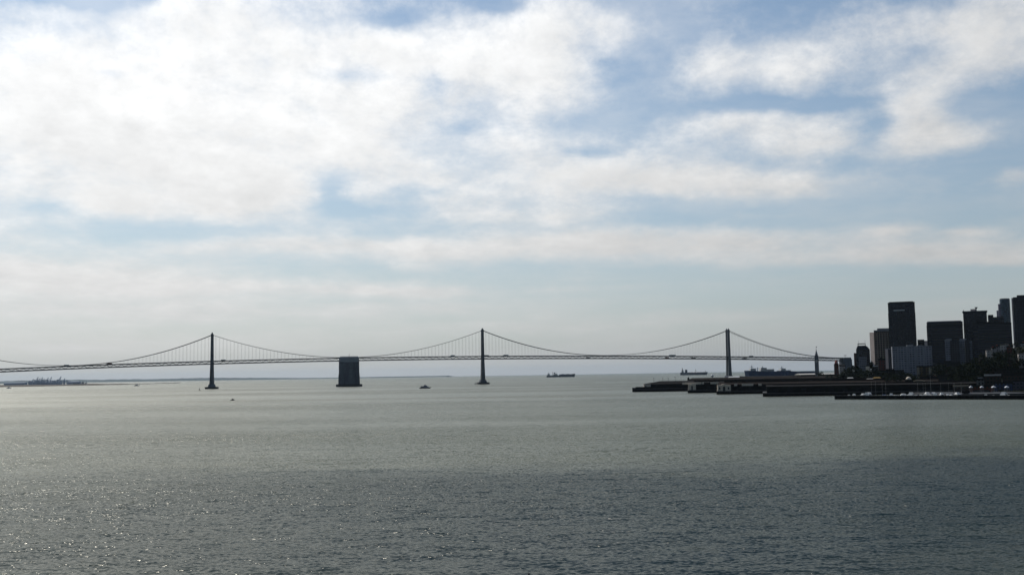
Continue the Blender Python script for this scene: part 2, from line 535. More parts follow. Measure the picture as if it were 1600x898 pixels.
# a smooth rise and fall of the roadway: least squares cubic through those readings
import numpy as np
_c = np.polyfit([a for a, b in DK], [b for a, b in DK], 3)
_s1 = DK[-1][0]
def deck(s):
    if s > _s1:
        g0 = np.polyval(np.polyder(_c), _s1)
        return float(np.polyval(_c, _s1) + g0 * (s - _s1))
    return float(np.polyval(_c, s))
TH = 8.2                                   # depth of the truss
HW = 5.4                                   # half the width between the trusses
bridge = thing('suspension_bridge', 'long grey double deck suspension bridge crossing the whole bay', 'bridge', B0, B_RZ)
ZT = {}
for k, (px, py) in dict(W2=(1138.5, 516), W3=(754, 516), W5=(331, 523)).items():
    ZT[k] = bsz(px, py)[1]
ZT['W6'] = ZT['W2'] - 2
def tower(k, label):
    s, zt = S[k], ZT[k]
    tw = MB()
    for sy in (-1, 1):
        y = sy * 6.8
        tw.loft([[(s + a * hx, y + b * hy, z) for a, b in ((-1, -1), (1, -1), (1, 1), (-1, 1))]
                 for hx, hy, z in ((5.2, 2.6, 12.0), (3.5, 2.1, 66), (2.8, 1.8, zt - 3), (3.2, 2.0, zt - 2.9), (3.2, 2.0, zt), (1.7, 1.2, zt + 3.2))])
    t_ = tw.build('tower', M_STEEL, bridge)
    if label: t_['label'] = label
    br = MB()
    zd = deck(s)
    lv = [13, 30, 47, zd - TH - 1.5, zd + 2, zd + 28, zd + 53, zt - 1]
    for i, z in enumerate(lv):
        br.box(s - 1.9, s + 1.9, -6.8, 6.8, z - 1.4, z + 1.4)
        if i and i != 4:
            br.bar((s - .4, -5.6, lv[i - 1]), (s - .4, 5.6, z), 2.2, 2.2)
            br.bar((s + .6, 5.6, lv[i - 1]), (s + .6, -5.6, z), 2.2, 2.2)
    br.build('cross_bracing', M_STEEL, t_)
    pr = MB()
    pr.frustum(s, 0, 4.6, 12.4, 9.2, 16, 6.2, 13)
    pr.build('pedestal', M_CONC, t_)
    ft = MB()
    ft.prism([(s - 15.5, -17), (s - 13, -20), (s + 13, -20), (s + 15.5, -17), (s + 15.5, 17), (s + 13, 20), (s - 13, 20), (s - 15.5, 17)], -2, 5.2)
    ft.build('fender', M_CONC_D, t_)
    for sy in (-1, 1):
        MB().lathe(s, sy * 6.8, [(1.2, zt + 3.1), (1.0, zt + 4.6), (.25, zt + 6.5)], 8).build('finial', M_STEEL, t_)
for k in ('W2', 'W3', 'W5', 'W6'): tower(k, None)

# central anchorage: a huge concrete block
s4 = S['W4']
zc = bsz(545, 557)[1]
an = MB()
an.loft([[(s4 + a * hx, b * hy, z) for a, b in ((-1, -1), (1, -1), (1, 1), (-1, 1))]
         for hx, hy, z in ((27.8, 16, 4.0), (27.4, 15.6, 28), (26.5, 15, 36), (26.2, 15, zc - 14))])
a_ = an.build('anchorage', M_CONC, bridge)
a_['label'] = 'massive dark concrete anchorage block'
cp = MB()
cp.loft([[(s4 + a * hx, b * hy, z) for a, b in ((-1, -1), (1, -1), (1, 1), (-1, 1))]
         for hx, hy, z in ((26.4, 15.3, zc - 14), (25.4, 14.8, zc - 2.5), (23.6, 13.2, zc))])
cp.build('coping', M_CONC_LIT, a_)  # lit top of the anchorage, painted in as paler concrete
ft = MB().box(s4 - 34, s4 + 34, -22, 22, -2, 6)
for i in range(34):
    ft.box(s4 - 34 + 2 * i + .4, s4 - 34 + 2 * i + 1.3, 22, 22.5, -2, 6.6)
ft.build('fender', M_CONC_D, a_)
MB().lathe(s4 - .5, 4, [(.45, zc), (.3, zc + 5), (.1, zc + 8)], 6).build('mast', M_DARK, a_)
rl = MB()
for x in range(-22, 23, 4):
    rl.bar((s4 + x, 12.8, zc), (s4 + x, 12.8, zc + 1.5), .3)
rl.bar((s4 - 22, 12.8, zc + 1.5), (s4 + 22, 12.8, zc + 1.5), .3)
rl.build('railing', M_STEEL, a_)
# land pier at the city end
s1 = S['W1']
zd = deck(s1)
pr = MB()
pr.frustum(s1 - 8, 0, -1, zd - 3, 14.5, 13, 13.5, 12)
pr.frustum(s1 - 8, 0, zd - 3, zd + 1.6, 11.5, 12.5, 11, 12.2)
p_ = pr.build('land_pier', M_CONC, bridge)
MB().lathe(s1 - 2, 9, [(.4, zd + 1.5), (.3, zd + 7)], 6).box(s1 - 7, s1 + 1, 8.8, 9.2, zd + 6.6, zd + 8).build('sign_gantry', M_DARK, p_)

# stiffening trusses, decks
def run(s0, s1_, name_sfx=None):
    n = max(2, int(round((s1_ - s0) / 18.0)))
    xs = [s0 + (s1_ - s0) * i / n for i in range(n + 1)]
    for y in (-HW, HW):
        tr = MB()
        for a, b in zip(xs, xs[1:]):
            za, zb = deck(a), deck(b)
            tr.bar((a, y, za - .6), (b, y, zb - .6), 1.2, 2.3)
            tr.bar((a, y, za - TH + .7), (b, y, zb - TH + .7), 1.2, 2.5)
            mid = (a + b) / 2
            zm = deck(mid)
            tr.bar((a, y, za - TH + 1.2), (mid, y, zm - 1.1), .75)
            tr.bar((mid, y, zm - 1.1), (b, y, zb - TH + 1.2), .75)
            tr.bar((mid, y, zm - TH + 1.2), (mid, y, zm - 1.1), .35)
            tr.bar((a, y, za - TH + 1.2), (a, y, za - 1.1), .35)
        tr.build('side_truss', M_STEEL_D, bridge)
    for nm, dz in (('upper_deck', -.25), ('lower_deck', -TH + .75)):
        dk = MB()
        for a, b in zip(xs, xs[1:]):
            za, zb = deck(a) + dz, deck(b) + dz
            dk.loft([[(x, -HW + .8, z - .5), (x, HW - .8, z - .5), (x, HW - .8, z), (x, -HW + .8, z)] for x, z in ((a, za), (b, zb))])
            dk.bar((a, HW - .9, za + .55), (b, HW - .9, zb + .55), .25, 1.0)
            dk.bar((a, -HW + .9, za + .55), (b, -HW + .9, zb + .55), .25, 1.0)
        dk.build(nm, M_ROAD, bridge)
run(S['W1'] + 4, S['W4'] - 25.6)
run(S['W4'] + 25.6, S['W7'])

# main cables and suspenders
def cable_z(s):
    for a, b in (('W2', 'W3'), ('W5', 'W6')):
        if S[a] <= s <= S[b]:
            m = (S[a] + S[b]) / 2
            u = (s - m) / (S[b] - m)
            zm = deck(m) + 1.2
            ze = ZT[b] if u > 0 else ZT[a]
            return zm + (ze - zm) * u * u
    for a, b in (('W1', 'W2'), ('W4', 'W3'), ('W4', 'W5'), ('W7', 'W6')):
        lo, hi = sorted((S[a], S[b]))
        if lo <= s <= hi:
            u = (s - S[a]) / (S[b] - S[a])
            z0 = deck(S[a]) + 1.0
            return z0 + (ZT[b] - z0) * u ** 1.95
for y in (-6.8, 6.8):
    for a, b in (('W1', 'W4'), ('W4', 'W7')):
        ks = ['W1', 'W2', 'W3', 'W4'] if a == 'W1' else ['W4', 'W5', 'W6', 'W7']
        pts = []
        for c, d in zip(ks, ks[1:]):
            n = 40
            pts += [(S[c] + (S[d] - S[c]) * i / n, y, cable_z(S[c] + (S[d] - S[c]) * i / n)) for i in range(n + (d == ks[-1]))]
        MB().tube(pts, .62, 6).build('main_cable', M_WIRE, bridge)
sus = []
for c, d in (('W1', 'W2'), ('W2', 'W3'), ('W3', 'W4'), ('W4', 'W5'), ('W5', 'W6'), ('W6', 'W7')):
    n = int((S[d] - S[c]) / 9.0)
    for i in range(1, n):
        s = S[c] + (S[d] - S[c]) * i / n
        h = cable_z(s) - deck(s)
        if h > 2.5 and s < S['W6'] - 330:
            for y in (6.8, -6.8):
                sus.append((h if y > 0 else h * .5, s, y))
sus.sort(reverse=True)
for h, s, y in sus[:96]:
    MB().bar((s, y, deck(s) - .8), (s, y, cable_z(s)), .2).build('suspender', M_WIRE, bridge)
sm = MB()
for h, s, y in sus[96:]:
    sm.bar((s, y, deck(s) - .8), (s, y, cable_z(s)), .2)
tag(sm.build('suspender_ropes', M_WIRE, bridge), kind='stuff')

# lorries and buses crossing
def bpt(s, y, z):
    return B0 + bd * s + Vector((-bd.y, bd.x, 0)) * y + Vector((0, 0, z))
def lorry(px, py, length, label, lower=False, bus=False, m=M_WHITE):
    s, _ = bsz(px, py)
    z = deck(s) + (-TH + .8 if lower else -.2)
    y = HW - 2.6 if lower else HW - 3.2
    o = thing('bus' if bus else 'lorry', label, 'bus' if bus else 'lorry', bpt(s, y, z), B_RZ + (PI if lower else 0), 'traffic crossing the bridge')
    L = length / 2
    if bus:
        MB().loft([[(x, -1.25, .5), (x, 1.25, .5), (x, 1.25, zz), (x, 1.05, zz + .25), (x, -1.05, zz + .25), (x, -1.25, zz)]
                   for x, zz in ((-L, 3.0), (L - .3, 3.0), (L, 2.7))]).build('body', m, o)
        MB().box(-L + .6, L - .5, -1.28, 1.28, 1.6, 2.5).build('window', M_GLASS, o)
    else:
        MB().box(-L, L - 2.8, -1.25, 1.25, 1.1, 3.9).build('trailer', m, o)
        MB().loft([[(x, -1.2, .6), (x, 1.2, .6), (x, 1.2, zz), (x, -1.2, zz)] for x, zz in ((L - 2.6, 3.6), (L - 1.0, 3.5), (L - .2, 2.0), (L, 1.6))]).build('cab', M_BLUE if m is M_WHITE else M_WHITE, o)
    for x in (-L + 1.6, -L + 2.8, L - 1.4) if not bus else (-L + 2.2, L - 2.2):
        for yy in (-1.1, 1.1):
            w = MB().loft([[(x + .5 * math.cos(2 * PI * i / 10), yy + dy, .5 + .5 * math.sin(2 * PI * i / 10)) for i in range(10)] for dy in (-.14, .14)])
            w.build('wheel', M_TYRE, o)
    return o
lorry(1050, 555, 19, 'long pale lorry on the upper deck midway along the centre span', m=M_WHITE)
lorry(1042, 559, 12, 'dark lorry on the lower deck beneath the long pale lorry', True, m=M_RED)
lorry(1083, 559, 15, 'dark lorry on the lower deck left of the tower by the piers', True, m=M_DARK)
lorry(1173, 556, 13, 'bus on the upper deck just right of the tower by the piers', bus=True)
lorry(1163, 562, 15, 'dark lorry on the lower deck right of the tower by the piers', True, m=M_DARK)
lorry(919, 558, 12, 'dark humped lorry on the lower deck above the anchored ship', True, m=M_DARK)
lorry(760, 555, 12, 'bus on the upper deck beside the middle tower', bus=True)
lorry(790, 555, 14, 'pale lorry on the upper deck a little right of the middle tower')
lorry(707, 556, 12, 'pale lorry on the upper deck between anchorage block and middle tower')
lorry(349, 562, 12, 'bus on the upper deck just right of the leftmost tower', bus=True)
lorry(104, 570, 12, 'lorry on the upper deck where the leftmost cable dips lowest')
lorry(171, 567, 14, 'lorry on the upper deck above the far port cranes', m=M_RED)
# ------------------------------------------------------------------ ships and boats
def hull_mb(L, Bm, z_stern, z_mid, z_bow, draft=1.5, rake=.06, flat=.75):
    mb = MB()
    rings = []
    for u, k in ((-1, .72), (-.93, .92), (-.6, 1), (0, 1), (flat, 1), (.86, .72), (.95, .36), (1.0, .04)):
        zt = z_stern if u < -.55 else (z_bow if u > .7 else z_mid)
        x = u * L / 2
        xb = x - (rake * L * max(0, (u - flat) / (1 - flat)) if u > flat else 0)
        b0, b1 = Bm / 2 * k * .8, Bm / 2 * k
        rings.append([(xb, -b0, -draft), (x, -b1, zt), (x, b1, zt), (xb, b0, -draft)])
    return mb.loft(rings)


M_HULL = mat('ship_hull_blue_black', (.035, .05, .08), .5)
M_DECKS = mat('ship_superstructure', (.62, .62, .60), .5, .08)
M_HULL_R = mat('ship_hull_navy', (.04, .07, .15), .5)
M_BUFF = mat('ship_gear_buff', (.30, .24, .16), .6)


def house(root, x, w, Bm, z0, levels, mname=None):
    """stepped superstructure: decks with dark window strips, bridge wings, funnel"""
    mb, wd = MB(), MB()
    z = z0
    for i in range(levels):
        k = 1 - .09 * i
        mb.box(x - w / 2 * k, x + w / 2 * k, -Bm / 2 * .85 * k, Bm / 2 * .85 * k, z, z + 2.9)
        wd.box(x - w / 2 * k + .5, x + w / 2 * k + .03, -Bm / 2 * .85 * k - .03, Bm / 2 * .85 * k + .03, z + 1.3, z + 2.1)
        z += 2.9
    mb.box(x - w * .2, x + w * .3, -Bm / 2, Bm / 2, z, z + 2.6)
    h = mb.build('superstructure', M_DECKS, root)
    wd.build('window', M_GLASS, h)
    return h, z + 2.6


def cargo_ship(px0, px1, pyb, Y, label, bow_right, kind):
    a, b = at(px0, pyb, Y), at(px1, pyb, Y)
    L = b.x - a.x
    o = thing('cargo_ship', label, 'ship', ((a.x + b.x) / 2, Y, 0), 0 if bow_right else PI, 'ships at anchor beyond the bridge')
    Bm = L * .14
    k = L / 200
    if kind == 'tanker':          # low stern, house amidships, high cargo forward
        hull_mb(L, Bm, 13 * k, 11 * k, 22 * k, 3, .03, .9).build('hull', M_HULL, o)
        h, zt = house(o, -L * .19, 36 * k, Bm, 11 * k, 4)
        MB().lathe(-L * .22, 0, [(5 * k, zt), (4 * k, zt + 9 * k)], 10).build('funnel', M_HULL, h)
        MB().bar((-L * .2 + 7 * k, 0, zt), (-L * .2 + 7 * k, 0, zt + 14 * k), 1.6 * k).bar((-L * .2 + 3 * k, 0, zt + 9 * k), (-L * .2 + 12 * k, 0, zt + 9 * k), 1.2 * k).build('mast', M_BUFF, h)
        h2 = MB().box(-L * .47, -L * .38, -Bm * .4, Bm * .4, 13 * k, 22 * k).box(-L * .45, -L * .41, -Bm * .3, Bm * .3, 22 * k, 27 * k).build('aft_house', M_DECKS, o)
        for x, hh in ((-.44, 22), (-.29, 26)):
            g = MB().bar((x * L, 0, 11 * k), (x * L, 0, (13 + hh) * k), 2.2 * k)
            g.bar((x * L, 0, 14 * k), (x * L + 10 * k, 0, (8 + hh) * k), 1.2 * k)
            g.build('derrick', M_BUFF, o)
        bx = MB()
        for i in range(9):
            x = L * (-.06 + .058 * i)
            bx.box(x, x + L * .052, -Bm * .44, Bm * .44, 11 * k, (20 + (i % 3)) * k)
        bx.build('deck_cargo', M_HULL_R, o)
    else:                         # bulk carrier: house aft, long low deck with hatches and posts
        hull_mb(L, Bm, 20 * k, 17 * k, 21 * k, 3, .04, .88).build('hull', M_HULL, o)
        h, zt = house(o, -L * .42, 20 * k, Bm, 19 * k, 7)
        MB().bar((-L * .42, 0, zt), (-L * .42, 0, zt + 14 * k), 2.6 * k).bar((-L * .42 - 5 * k, 0, zt + 7 * k), (-L * .42 + 5 * k, 0, zt + 7 * k), 1.3 * k).build('mast', M_BUFF, h)
        MB().box(-L * .325, -L * .245, -Bm * .25, Bm * .25, 19 * k, 40 * k).build('funnel', M_HULL, o)
        ht = MB()
        for i in range(6):
            ht.box(L * (-.2 + .1 * i), L * (-.13 + .1 * i), -Bm * .3, Bm * .3, 17 * k, 20.5 * k)
        ht.build('hatch_cover', M_RED, o)
        for x, hh in ((.06, 25), (.42, 15)):
            MB().bar((x * L, 0, 17 * k), (x * L, 0, (17 + hh) * k), 2.4 * k).bar((x * L, 0, (12 + hh) * k), (x * L + 9 * k, 0, 24 * k), 1.2 * k).build('derrick', M_BUFF, o)
    return o
cargo_ship(854, 899, 588, 8000, 'dark anchored cargo ship with house amidships, between middle tower and piers', True, 'tanker')
cargo_ship(1063, 1106, 585, 8000, 'dark anchored bulk carrier with white house at its stern, left of the pier tower', True, 'bulk')

# two grey naval cargo ships moored behind the piers
def moored_ship(px0, px1, Y, ytop, label, blocks, posts):
    a, b = at(px0, 585, Y), at(px1, 585, Y)
    L = b.x - a.x
    zt = at(px0, ytop, Y).z
    o = thing('moored_ship', label, 'ship', ((a.x + b.x) / 2, Y, 0), PI, 'ships moored behind the piers')
    hull_mb(L, 26, zt, zt, zt + 2.5, 3, .05, .86).build('hull', M_HULL_R, o)
    for x0, x1, y in blocks:
        q0, q1 = at(x0, y, Y), at(x1, y, Y)
        xa, xb = -(q1.x - o.location.x), -(q0.x - o.location.x)
        n = max(1, int((q0.z - zt) / 3))
        mb, wd = MB(), MB()
        for i in range(n):
            e = (xb - xa) * .05 * i
            z0, z1 = zt + (q0.z - zt) * i / n, zt + (q0.z - zt) * (i + 1) / n
            mb.box(xa + e, xb - e, -10 + .5 * i, 10 - .5 * i, z0, z1)
            wd.box(xa + e + .8, xb - e - .8, -10.03 + .5 * i, 10.03 - .5 * i, z0 + 1.1, z0 + 1.9)
        h = mb.build('superstructure', M_DECKS if n < 5 else M_HULL_G, o)
        wd.build('window', M_GLASS, h)
    for x, y in posts:
        q = at(x, y, Y)
        xx = -(q.x - o.location.x)
        MB().bar((xx, 0, zt), (xx, 0, q.z), 1.3).bar((xx - 4, 0, zt + (q.z - zt) * .7), (xx + 4, 0, zt + (q.z - zt) * .7), .8).build('mast', M_HULL_G, o)
    return o
M_HULL_G = mat('ship_grey', (.20, .23, .28), .6)
moored_ship(1163, 1226, 2450, 580.5, 'long navy blue ship moored behind the piers, right of the pier tower',
            [(1171, 1180, 575.5), (1187, 1197, 574.5), (1197, 1208, 576.5)], [(1174.5, 570.5), (1183.5, 574), (1191.5, 572)])
moored_ship(1214, 1272, 2560, 580.5, 'second navy blue moored ship with one pale deckhouse, left of the clock tower',
            [(1218.5, 1226.5, 575.5), (1227, 1234, 578)], [(1221.5, 572)])

M_FOAM = mat('white_foam', (.70, .72, .72), .6, .3, .3)

# passenger ferry heading right
p = gnd(664.5, 606.5)
k = (at(674, 606, p.y).x - at(655.5, 606, p.y).x)
o = thing('ferry', 'dark hulled passenger ferry under way between anchorage and middle tower', 'ferry', p, R(4))
hull_mb(k, k * .26, 1.7, 1.7, 2.3, .6, .08, .6).build('hull', M_DARK, o)
h = MB().loft([[(x, -k * .115, z0), (x, k * .115, z0), (x, k * .105, z1), (x, -k * .105, z1)] for x, z0, z1 in ((-k * .38, 1.7, 4.4), (k * .16, 1.7, 4.4), (k * .27, 1.7, 3.4), (k * .32, 1.7, 2.4))]).build('cabin', mat('ferry_cabin', (.42, .42, .50), .5), o)
MB().box(-k * .36, k * .15, -k * .118, k * .118, 2.6, 3.5).build('window', M_GLASS, h)
w = MB().loft([[(x, -k * .08, 4.4), (x, k * .08, 4.4), (x, k * .07, z1), (x, -k * .07, z1)] for x, z1 in ((-k * .12, 6.6), (k * .06, 6.6), (k * .14, 5.4))]).build('wheelhouse', mat('ferry_wheelhouse', (.12, .13, .2), .4), o)
MB().bar((-k * .05, 0, 6.6), (-k * .05, 0, 8.8), .25).build('mast', M_DARK, w)
MB().box(-k * .36, -k * .14, -k * .07, k * .07, 5.2, 5.35).box(-k * .35, -k * .345, -k * .06, -k * .055, 4.4, 5.2).box(-k * .35, -k * .345, k * .055, k * .06, 4.4, 5.2).build('canopy', M_WHITE, o)

# small dark motorboat nearer the camera
p = gnd(363.5, 625.2)
o = thing('motorboat', 'tiny dark motorboat alone on open water right of the leftmost tower', 'motorboat', p, R(25))
hull_mb(4.6, 1.7, .7, .7, .95, .2, .1, .3).build('hull', M_DARK, o)
MB().loft([[(x, -.6, .7), (x, .6, .7), (x, .5, z), (x, -.5, z)] for x, z in ((-.9, 1.95), (.5, 1.95), (1.1, 1.1))]).build('cabin', M_DARK, o)
MB().bar((-.4, 0, 1.9), (-.4, 0, 2.9), .08).build('mast', M_DARK, o)
MB().box(-2.7, -2.25, -.2, .2, .1, 1.15).build('outboard', M_WHITE, o)

# specks farther off
def far_sail(px, py, name, label, L, hull_m, sail):
    p = gnd(px, py)
    o = thing(name, label, 'boat', p, 0)
    hull_mb(L, L * .25, L * .1, L * .1, L * .13, .3, .1, .5).build('hull', hull_m, o)
    if sail:
        MB().bar((L * .05, 0, L * .1), (L * .05, 0, L * 1.2), .18).build('mast', M_DARK, o)
        MB().add([(0, .1, L * .2), (-L * .4, .5, L * .22), (0, .1, L * 1.1), (0, -.1, L * .2), (-L * .4, .3, L * .22), (0, -.1, L * 1.1)],
                 [(0, 1, 2), (5, 4, 3), (0, 3, 4, 1), (1, 4, 5, 2), (2, 5, 3, 0)]).build('sail', hull_m, o)
    else:
        c = MB().box(-L * .3, L * .12, -L * .09, L * .09, L * .1, L * .2).build('cabin', M_WHITE, o)
        MB().box(-L * .1, L * .1, -L * .07, L * .07, L * .2, L * .27).build('wheelhouse', M_WHITE, o)
    return o
far_sail(312, 609.5, 'sailing_boat', 'tiny grey sailing boat just left of the leftmost tower', 5, mat('sail_grey', (.2, .2, .2)), True)
far_sail(743, 600.6, 'sailing_boat', 'tiny dark sailing boat beside the base of the middle tower', 6, mat('sail_dark', (.08, .08, .09)), True)
far_sail(214, 602.6, 'workboat', 'low dark workboat at the end of the far spit', 26, M_DARK, False)
far_sail(14, 606.6, 'workboat', 'pale motor vessel close under the far shore at the left edge', 22, mat('faded_white', (.5, .5, .5)), False)
# wakes and lines of foam
wk = MB()
def streak(pts, w):
    q = [gnd(*a, z=.02) for a in pts]
    for i in range(len(q) - 1):
        a, b = q[i], q[i + 1]
        n = max(1, int((b - a).length / 9))
        for j in range(n):
            if random.random() < .3: continue
            u, v = a.lerp(b, j / n), a.lerp(b, (j + random.uniform(.4, .95)) / n)
            ww = w * random.uniform(.3, 1)
            y = random.uniform(-w, w)
            wk.add([(u.x, u.y + y - ww / 2, .03), (v.x, v.y + y - ww * .2, .03), (v.x, v.y + y + ww * .2, .03), (u.x, u.y + y + ww / 2, .03)], [(0, 1, 2, 3)])
streak([(646, 606.8), (655, 606.6)], 3.0)
streak([(500, 605.6), (526, 605.2)], 3.0)
streak([(270, 629.5), (326, 627.3)], 1.2)
streak([(352, 625.6), (360, 625.3)], .6)
tag(wk.build('wake_foam', M_FOAM), 'thin broken white foam left by passing boats', 'foam', kind='stuff')

# gulls
def gull(loc, rz, label, flying):
    o = thing('gull', label, 'bird', loc, rz)
    b = MB().tube([(-.22, 0, .1), (-.1, 0, .1), (.05, 0, .12), (.14, 0, .2), (.2, 0, .21)], [.02, .07, .08, .05, .035], 8).build('body', M_WHITE, o, True)
    MB().tube([(.2, 0, .21), (.28, 0, .2)], [.018, .004], 5).build('beak', M_BUFF, o)
    for sy in (-1, 1):
        w = MB()
        if flying:
            pr = [(.02, 0.05, .14, .1), (.06, .35, .26, .08), (-.05, .65, .2, .03)]
        else:
            pr = [(.06, .07, .15, .07), (-.1, .075, .15, .05), (-.26, .03, .13, .015)]
        r = [[(x + c, sy * y, z - .01), (x - c, sy * y, z - .01), (x - c, sy * y, z + .012), (x + c, sy * y, z + .012)] for x, y, z, c in pr]
        w.loft(r)
        w.build('wing', mat('gull_grey', (.45, .46, .48), .7), o)
    return o
p = gnd(908, 803.5)
gull((p.x, p.y, -.03), R(20), 'white gull floating alone on the dark near water', False)
gull(at(1376.5, 467, 420), R(70), 'gull flying just above the tallest dark tower', True)
p = gnd(826, 896.6)
o = thing('marker_buoy', 'small dark marker buoy at the bottom edge of the water', 'buoy', (p.x, p.y, 0))
MB().lathe(0, 0, [(.08, -.2), (.13, -.03), (.13, .08), (.05, .16)], 12).build('float', M_DARK, o)
MB().bar((0, 0, .12), (0, 0, .3), .03).build('staff', M_DARK, o)

# ------------------------------------------------------------------ far shore with its port
M_FAR = mat('far_land', (.09, .10, .09), .95)
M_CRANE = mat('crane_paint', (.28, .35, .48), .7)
def strip(name, pts, Y, depth, label, cat, kind):
    """low land: a ridge line read from the photo with a shore in front and a slope behind"""
    mb = MB()
    rows = []
    for i, (px, py) in enumerate(pts):
        q = at(px, py, Y)
        rows.append([(q.x, Y - depth * .4, -1), (q.x, Y - depth * .3, min(2.0, q.z)), (q.x, Y, max(q.z, 1.5)), (q.x, Y + depth, -1)])
    v = [p for r in rows for p in r]
    f = []
    for i in range(len(rows) - 1):
        for j in range(3):
            f.append((4 * i + j, 4 * (i + 1) + j, 4 * (i + 1) + j + 1, 4 * i + j + 1))
    mb.add(v, f)
    return tag(mb.build(name, M_FAR), label, cat, kind=kind)
M_SPIT = mat('far_shore_fill', (.15, .125, .10), .95, .3, .01)
mb = MB()
rows = []
EDGE = [(-260, 608.4, 10500), (0, 604.6, 10500), (60, 603.4, 10500), (140, 601.9, 10400), (175, 601.1, 8200), (205, 600.5, 7400), (232, 599.6, 7300), (262, 598.7, 8000), (286, 597.9, 8800)]
for (a, ya, ba), (b, yb, bb) in zip(EDGE, EDGE[1:]):
    for q_ in range(6):
        u = q_ / 6
        px = a + (b - a) * u
        f_ = gnd(px, ya + (yb - ya) * u + random.uniform(-.1, .1))
        yb_ = max(ba + (bb - ba) * u, f_.y + 150)
        h_ = 2.2 + random.uniform(-.5, .9)
        kx = f_.x / f_.y
        rows.append([(f_.x, f_.y, -1), (kx * (f_.y + 25), f_.y + 25, h_), (kx * (yb_ - 60), yb_ - 60, h_ + random.uniform(0, 2)), (kx * yb_, yb_, -1)])
mb.v = [p for r in rows for p in r]
for i in range(len(rows) - 1):
    for j in range(3): mb.f.append((4 * i + j, 4 * (i + 1) + j, 4 * (i + 1) + j + 1, 4 * i + j + 1))
tag(mb.build('land', M_SPIT), 'flat low brown shore of the far port', 'land', kind='structure')
hl = []
for i in range(120):
    px = -200 + 900 * i / 119
    yh = 585.3 - .0157 * (px - 800)
    e = 2.6 if px < 300 else max(.15, 2.6 - 2.2 * min(1, (px - 300) / 190))
    hl.append((px, yh - e - 1.0 * math.sin(px * .021) * .4 * min(1, e / 2) - random.uniform(0, .8) * min(1, e / 2) + .3))
strip('hills', hl, 30000, 4000, 'low wooded far shore beneath the bridge', 'hills', 'structure')

def crane(px, ytop, up, nth):
    Y = 9000
    q = at(px, ytop, Y)
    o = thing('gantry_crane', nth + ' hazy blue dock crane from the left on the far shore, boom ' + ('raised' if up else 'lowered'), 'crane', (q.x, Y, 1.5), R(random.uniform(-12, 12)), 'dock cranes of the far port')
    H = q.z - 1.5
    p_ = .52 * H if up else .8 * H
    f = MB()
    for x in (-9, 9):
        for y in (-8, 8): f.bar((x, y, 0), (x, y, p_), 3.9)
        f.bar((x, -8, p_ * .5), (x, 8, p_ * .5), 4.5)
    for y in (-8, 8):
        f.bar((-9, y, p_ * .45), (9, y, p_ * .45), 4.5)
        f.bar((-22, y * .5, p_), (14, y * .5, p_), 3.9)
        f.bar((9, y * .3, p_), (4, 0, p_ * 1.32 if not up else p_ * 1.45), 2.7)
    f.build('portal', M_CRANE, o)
    bm_ = MB()
    if up: bm_.bar((10, 0, p_), (20, 0, H), 4.5).bar((4, 0, p_ * 1.45), (18, 0, H * .92), 1.8)
    else: bm_.bar((10, 0, p_), (46, 0, p_ + 1), 4.5).bar((4, 0, p_ * 1.32), (38, 0, p_ + 1), 1.8)
    bm_.build('boom', M_CRANE, o)
    MB().box(-16, -6, -5, 5, p_ + 1, p_ + 8).build('machinery_house', M_CRANE, o)
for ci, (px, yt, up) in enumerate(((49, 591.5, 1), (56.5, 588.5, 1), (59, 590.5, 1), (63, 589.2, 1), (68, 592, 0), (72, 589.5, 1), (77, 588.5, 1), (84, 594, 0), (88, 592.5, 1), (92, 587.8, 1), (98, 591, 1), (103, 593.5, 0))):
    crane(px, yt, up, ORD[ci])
def shed(px0, px1, yt, Y, label, m, name='warehouse'):
    a, b = at(px0, yt, Y), at(px1, yt, Y)
    o = thing(name, label, 'warehouse', ((a.x + b.x) / 2, Y, 0))
    hw = (b.x - a.x) / 2
    MB().box(-hw, hw, 0, 60, 0, a.z * .86).build('wall', m, o)
    MB().gable(-hw - 1, hw + 1, -1, 61, a.z * .86 + .3, a.z).build('roof', M_CRANE, o)
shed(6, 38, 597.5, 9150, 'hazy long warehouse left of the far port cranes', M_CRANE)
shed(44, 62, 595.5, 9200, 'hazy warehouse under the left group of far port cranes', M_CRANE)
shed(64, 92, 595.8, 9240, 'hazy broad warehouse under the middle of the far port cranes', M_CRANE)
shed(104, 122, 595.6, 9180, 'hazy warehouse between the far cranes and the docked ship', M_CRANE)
cargo_ship(114, 136, 600.2, 8700, 'hazy blue container ship docked right of the far port cranes', False, 'tanker')
# ------------------------------------------------------------------ ground of the city
def shore_x(y):
    pts = [(700, 520), (880, 430), (1100, 445), (1300, 475), (1600, 520), (1900, 560), (2300, 650), (2950, 930), (3400, 1150)]
    for (a, xa), (b, xb) in zip(pts, pts[1:]):
        if y <= b:
            return xa + (xb - xa) * max(0, (y - a)) / (b - a)
    return pts[-1][1]
def hill(x, y):
    d = math.hypot((x - 640) / 1.0, (y - 1115) / 1.15) / 230
    h = 60 * math.cos(PI / 2 * min(1, d)) ** 2
    d2 = math.hypot(x - 900, y - 1500) / 420
    h += 10 * math.cos(PI / 2 * min(1, d2)) ** 2
    return h
def ground_z(x, y):
    return 3.0 + hill(x, y) * min(1, max(0, (x - shore_x(y) - 8) / 40))
gm = MB()
ys = [700 + 22 * i for i in range(62)] + [2080 + 90 * i for i in range(15)]
us = [0, 0.01] + [8 + 14 * i for i in range(40)] + [600, 800, 1200, 2200, 4000]
for y in ys:
    for i, u in enumerate(us):
        x = shore_x(y) + u
        gm.v.append((x, y, -2 if i == 0 else ground_z(x, y) + (random.uniform(-.6, .6) if hill(x, y) > 3 else 0)))
for k in range(len(ys) - 1):
    for i in range(len(us) - 1):
        a = k * len(us) + i
        gm.f.append((a, a + 1, a + 1 + len(us), a + len(us)))
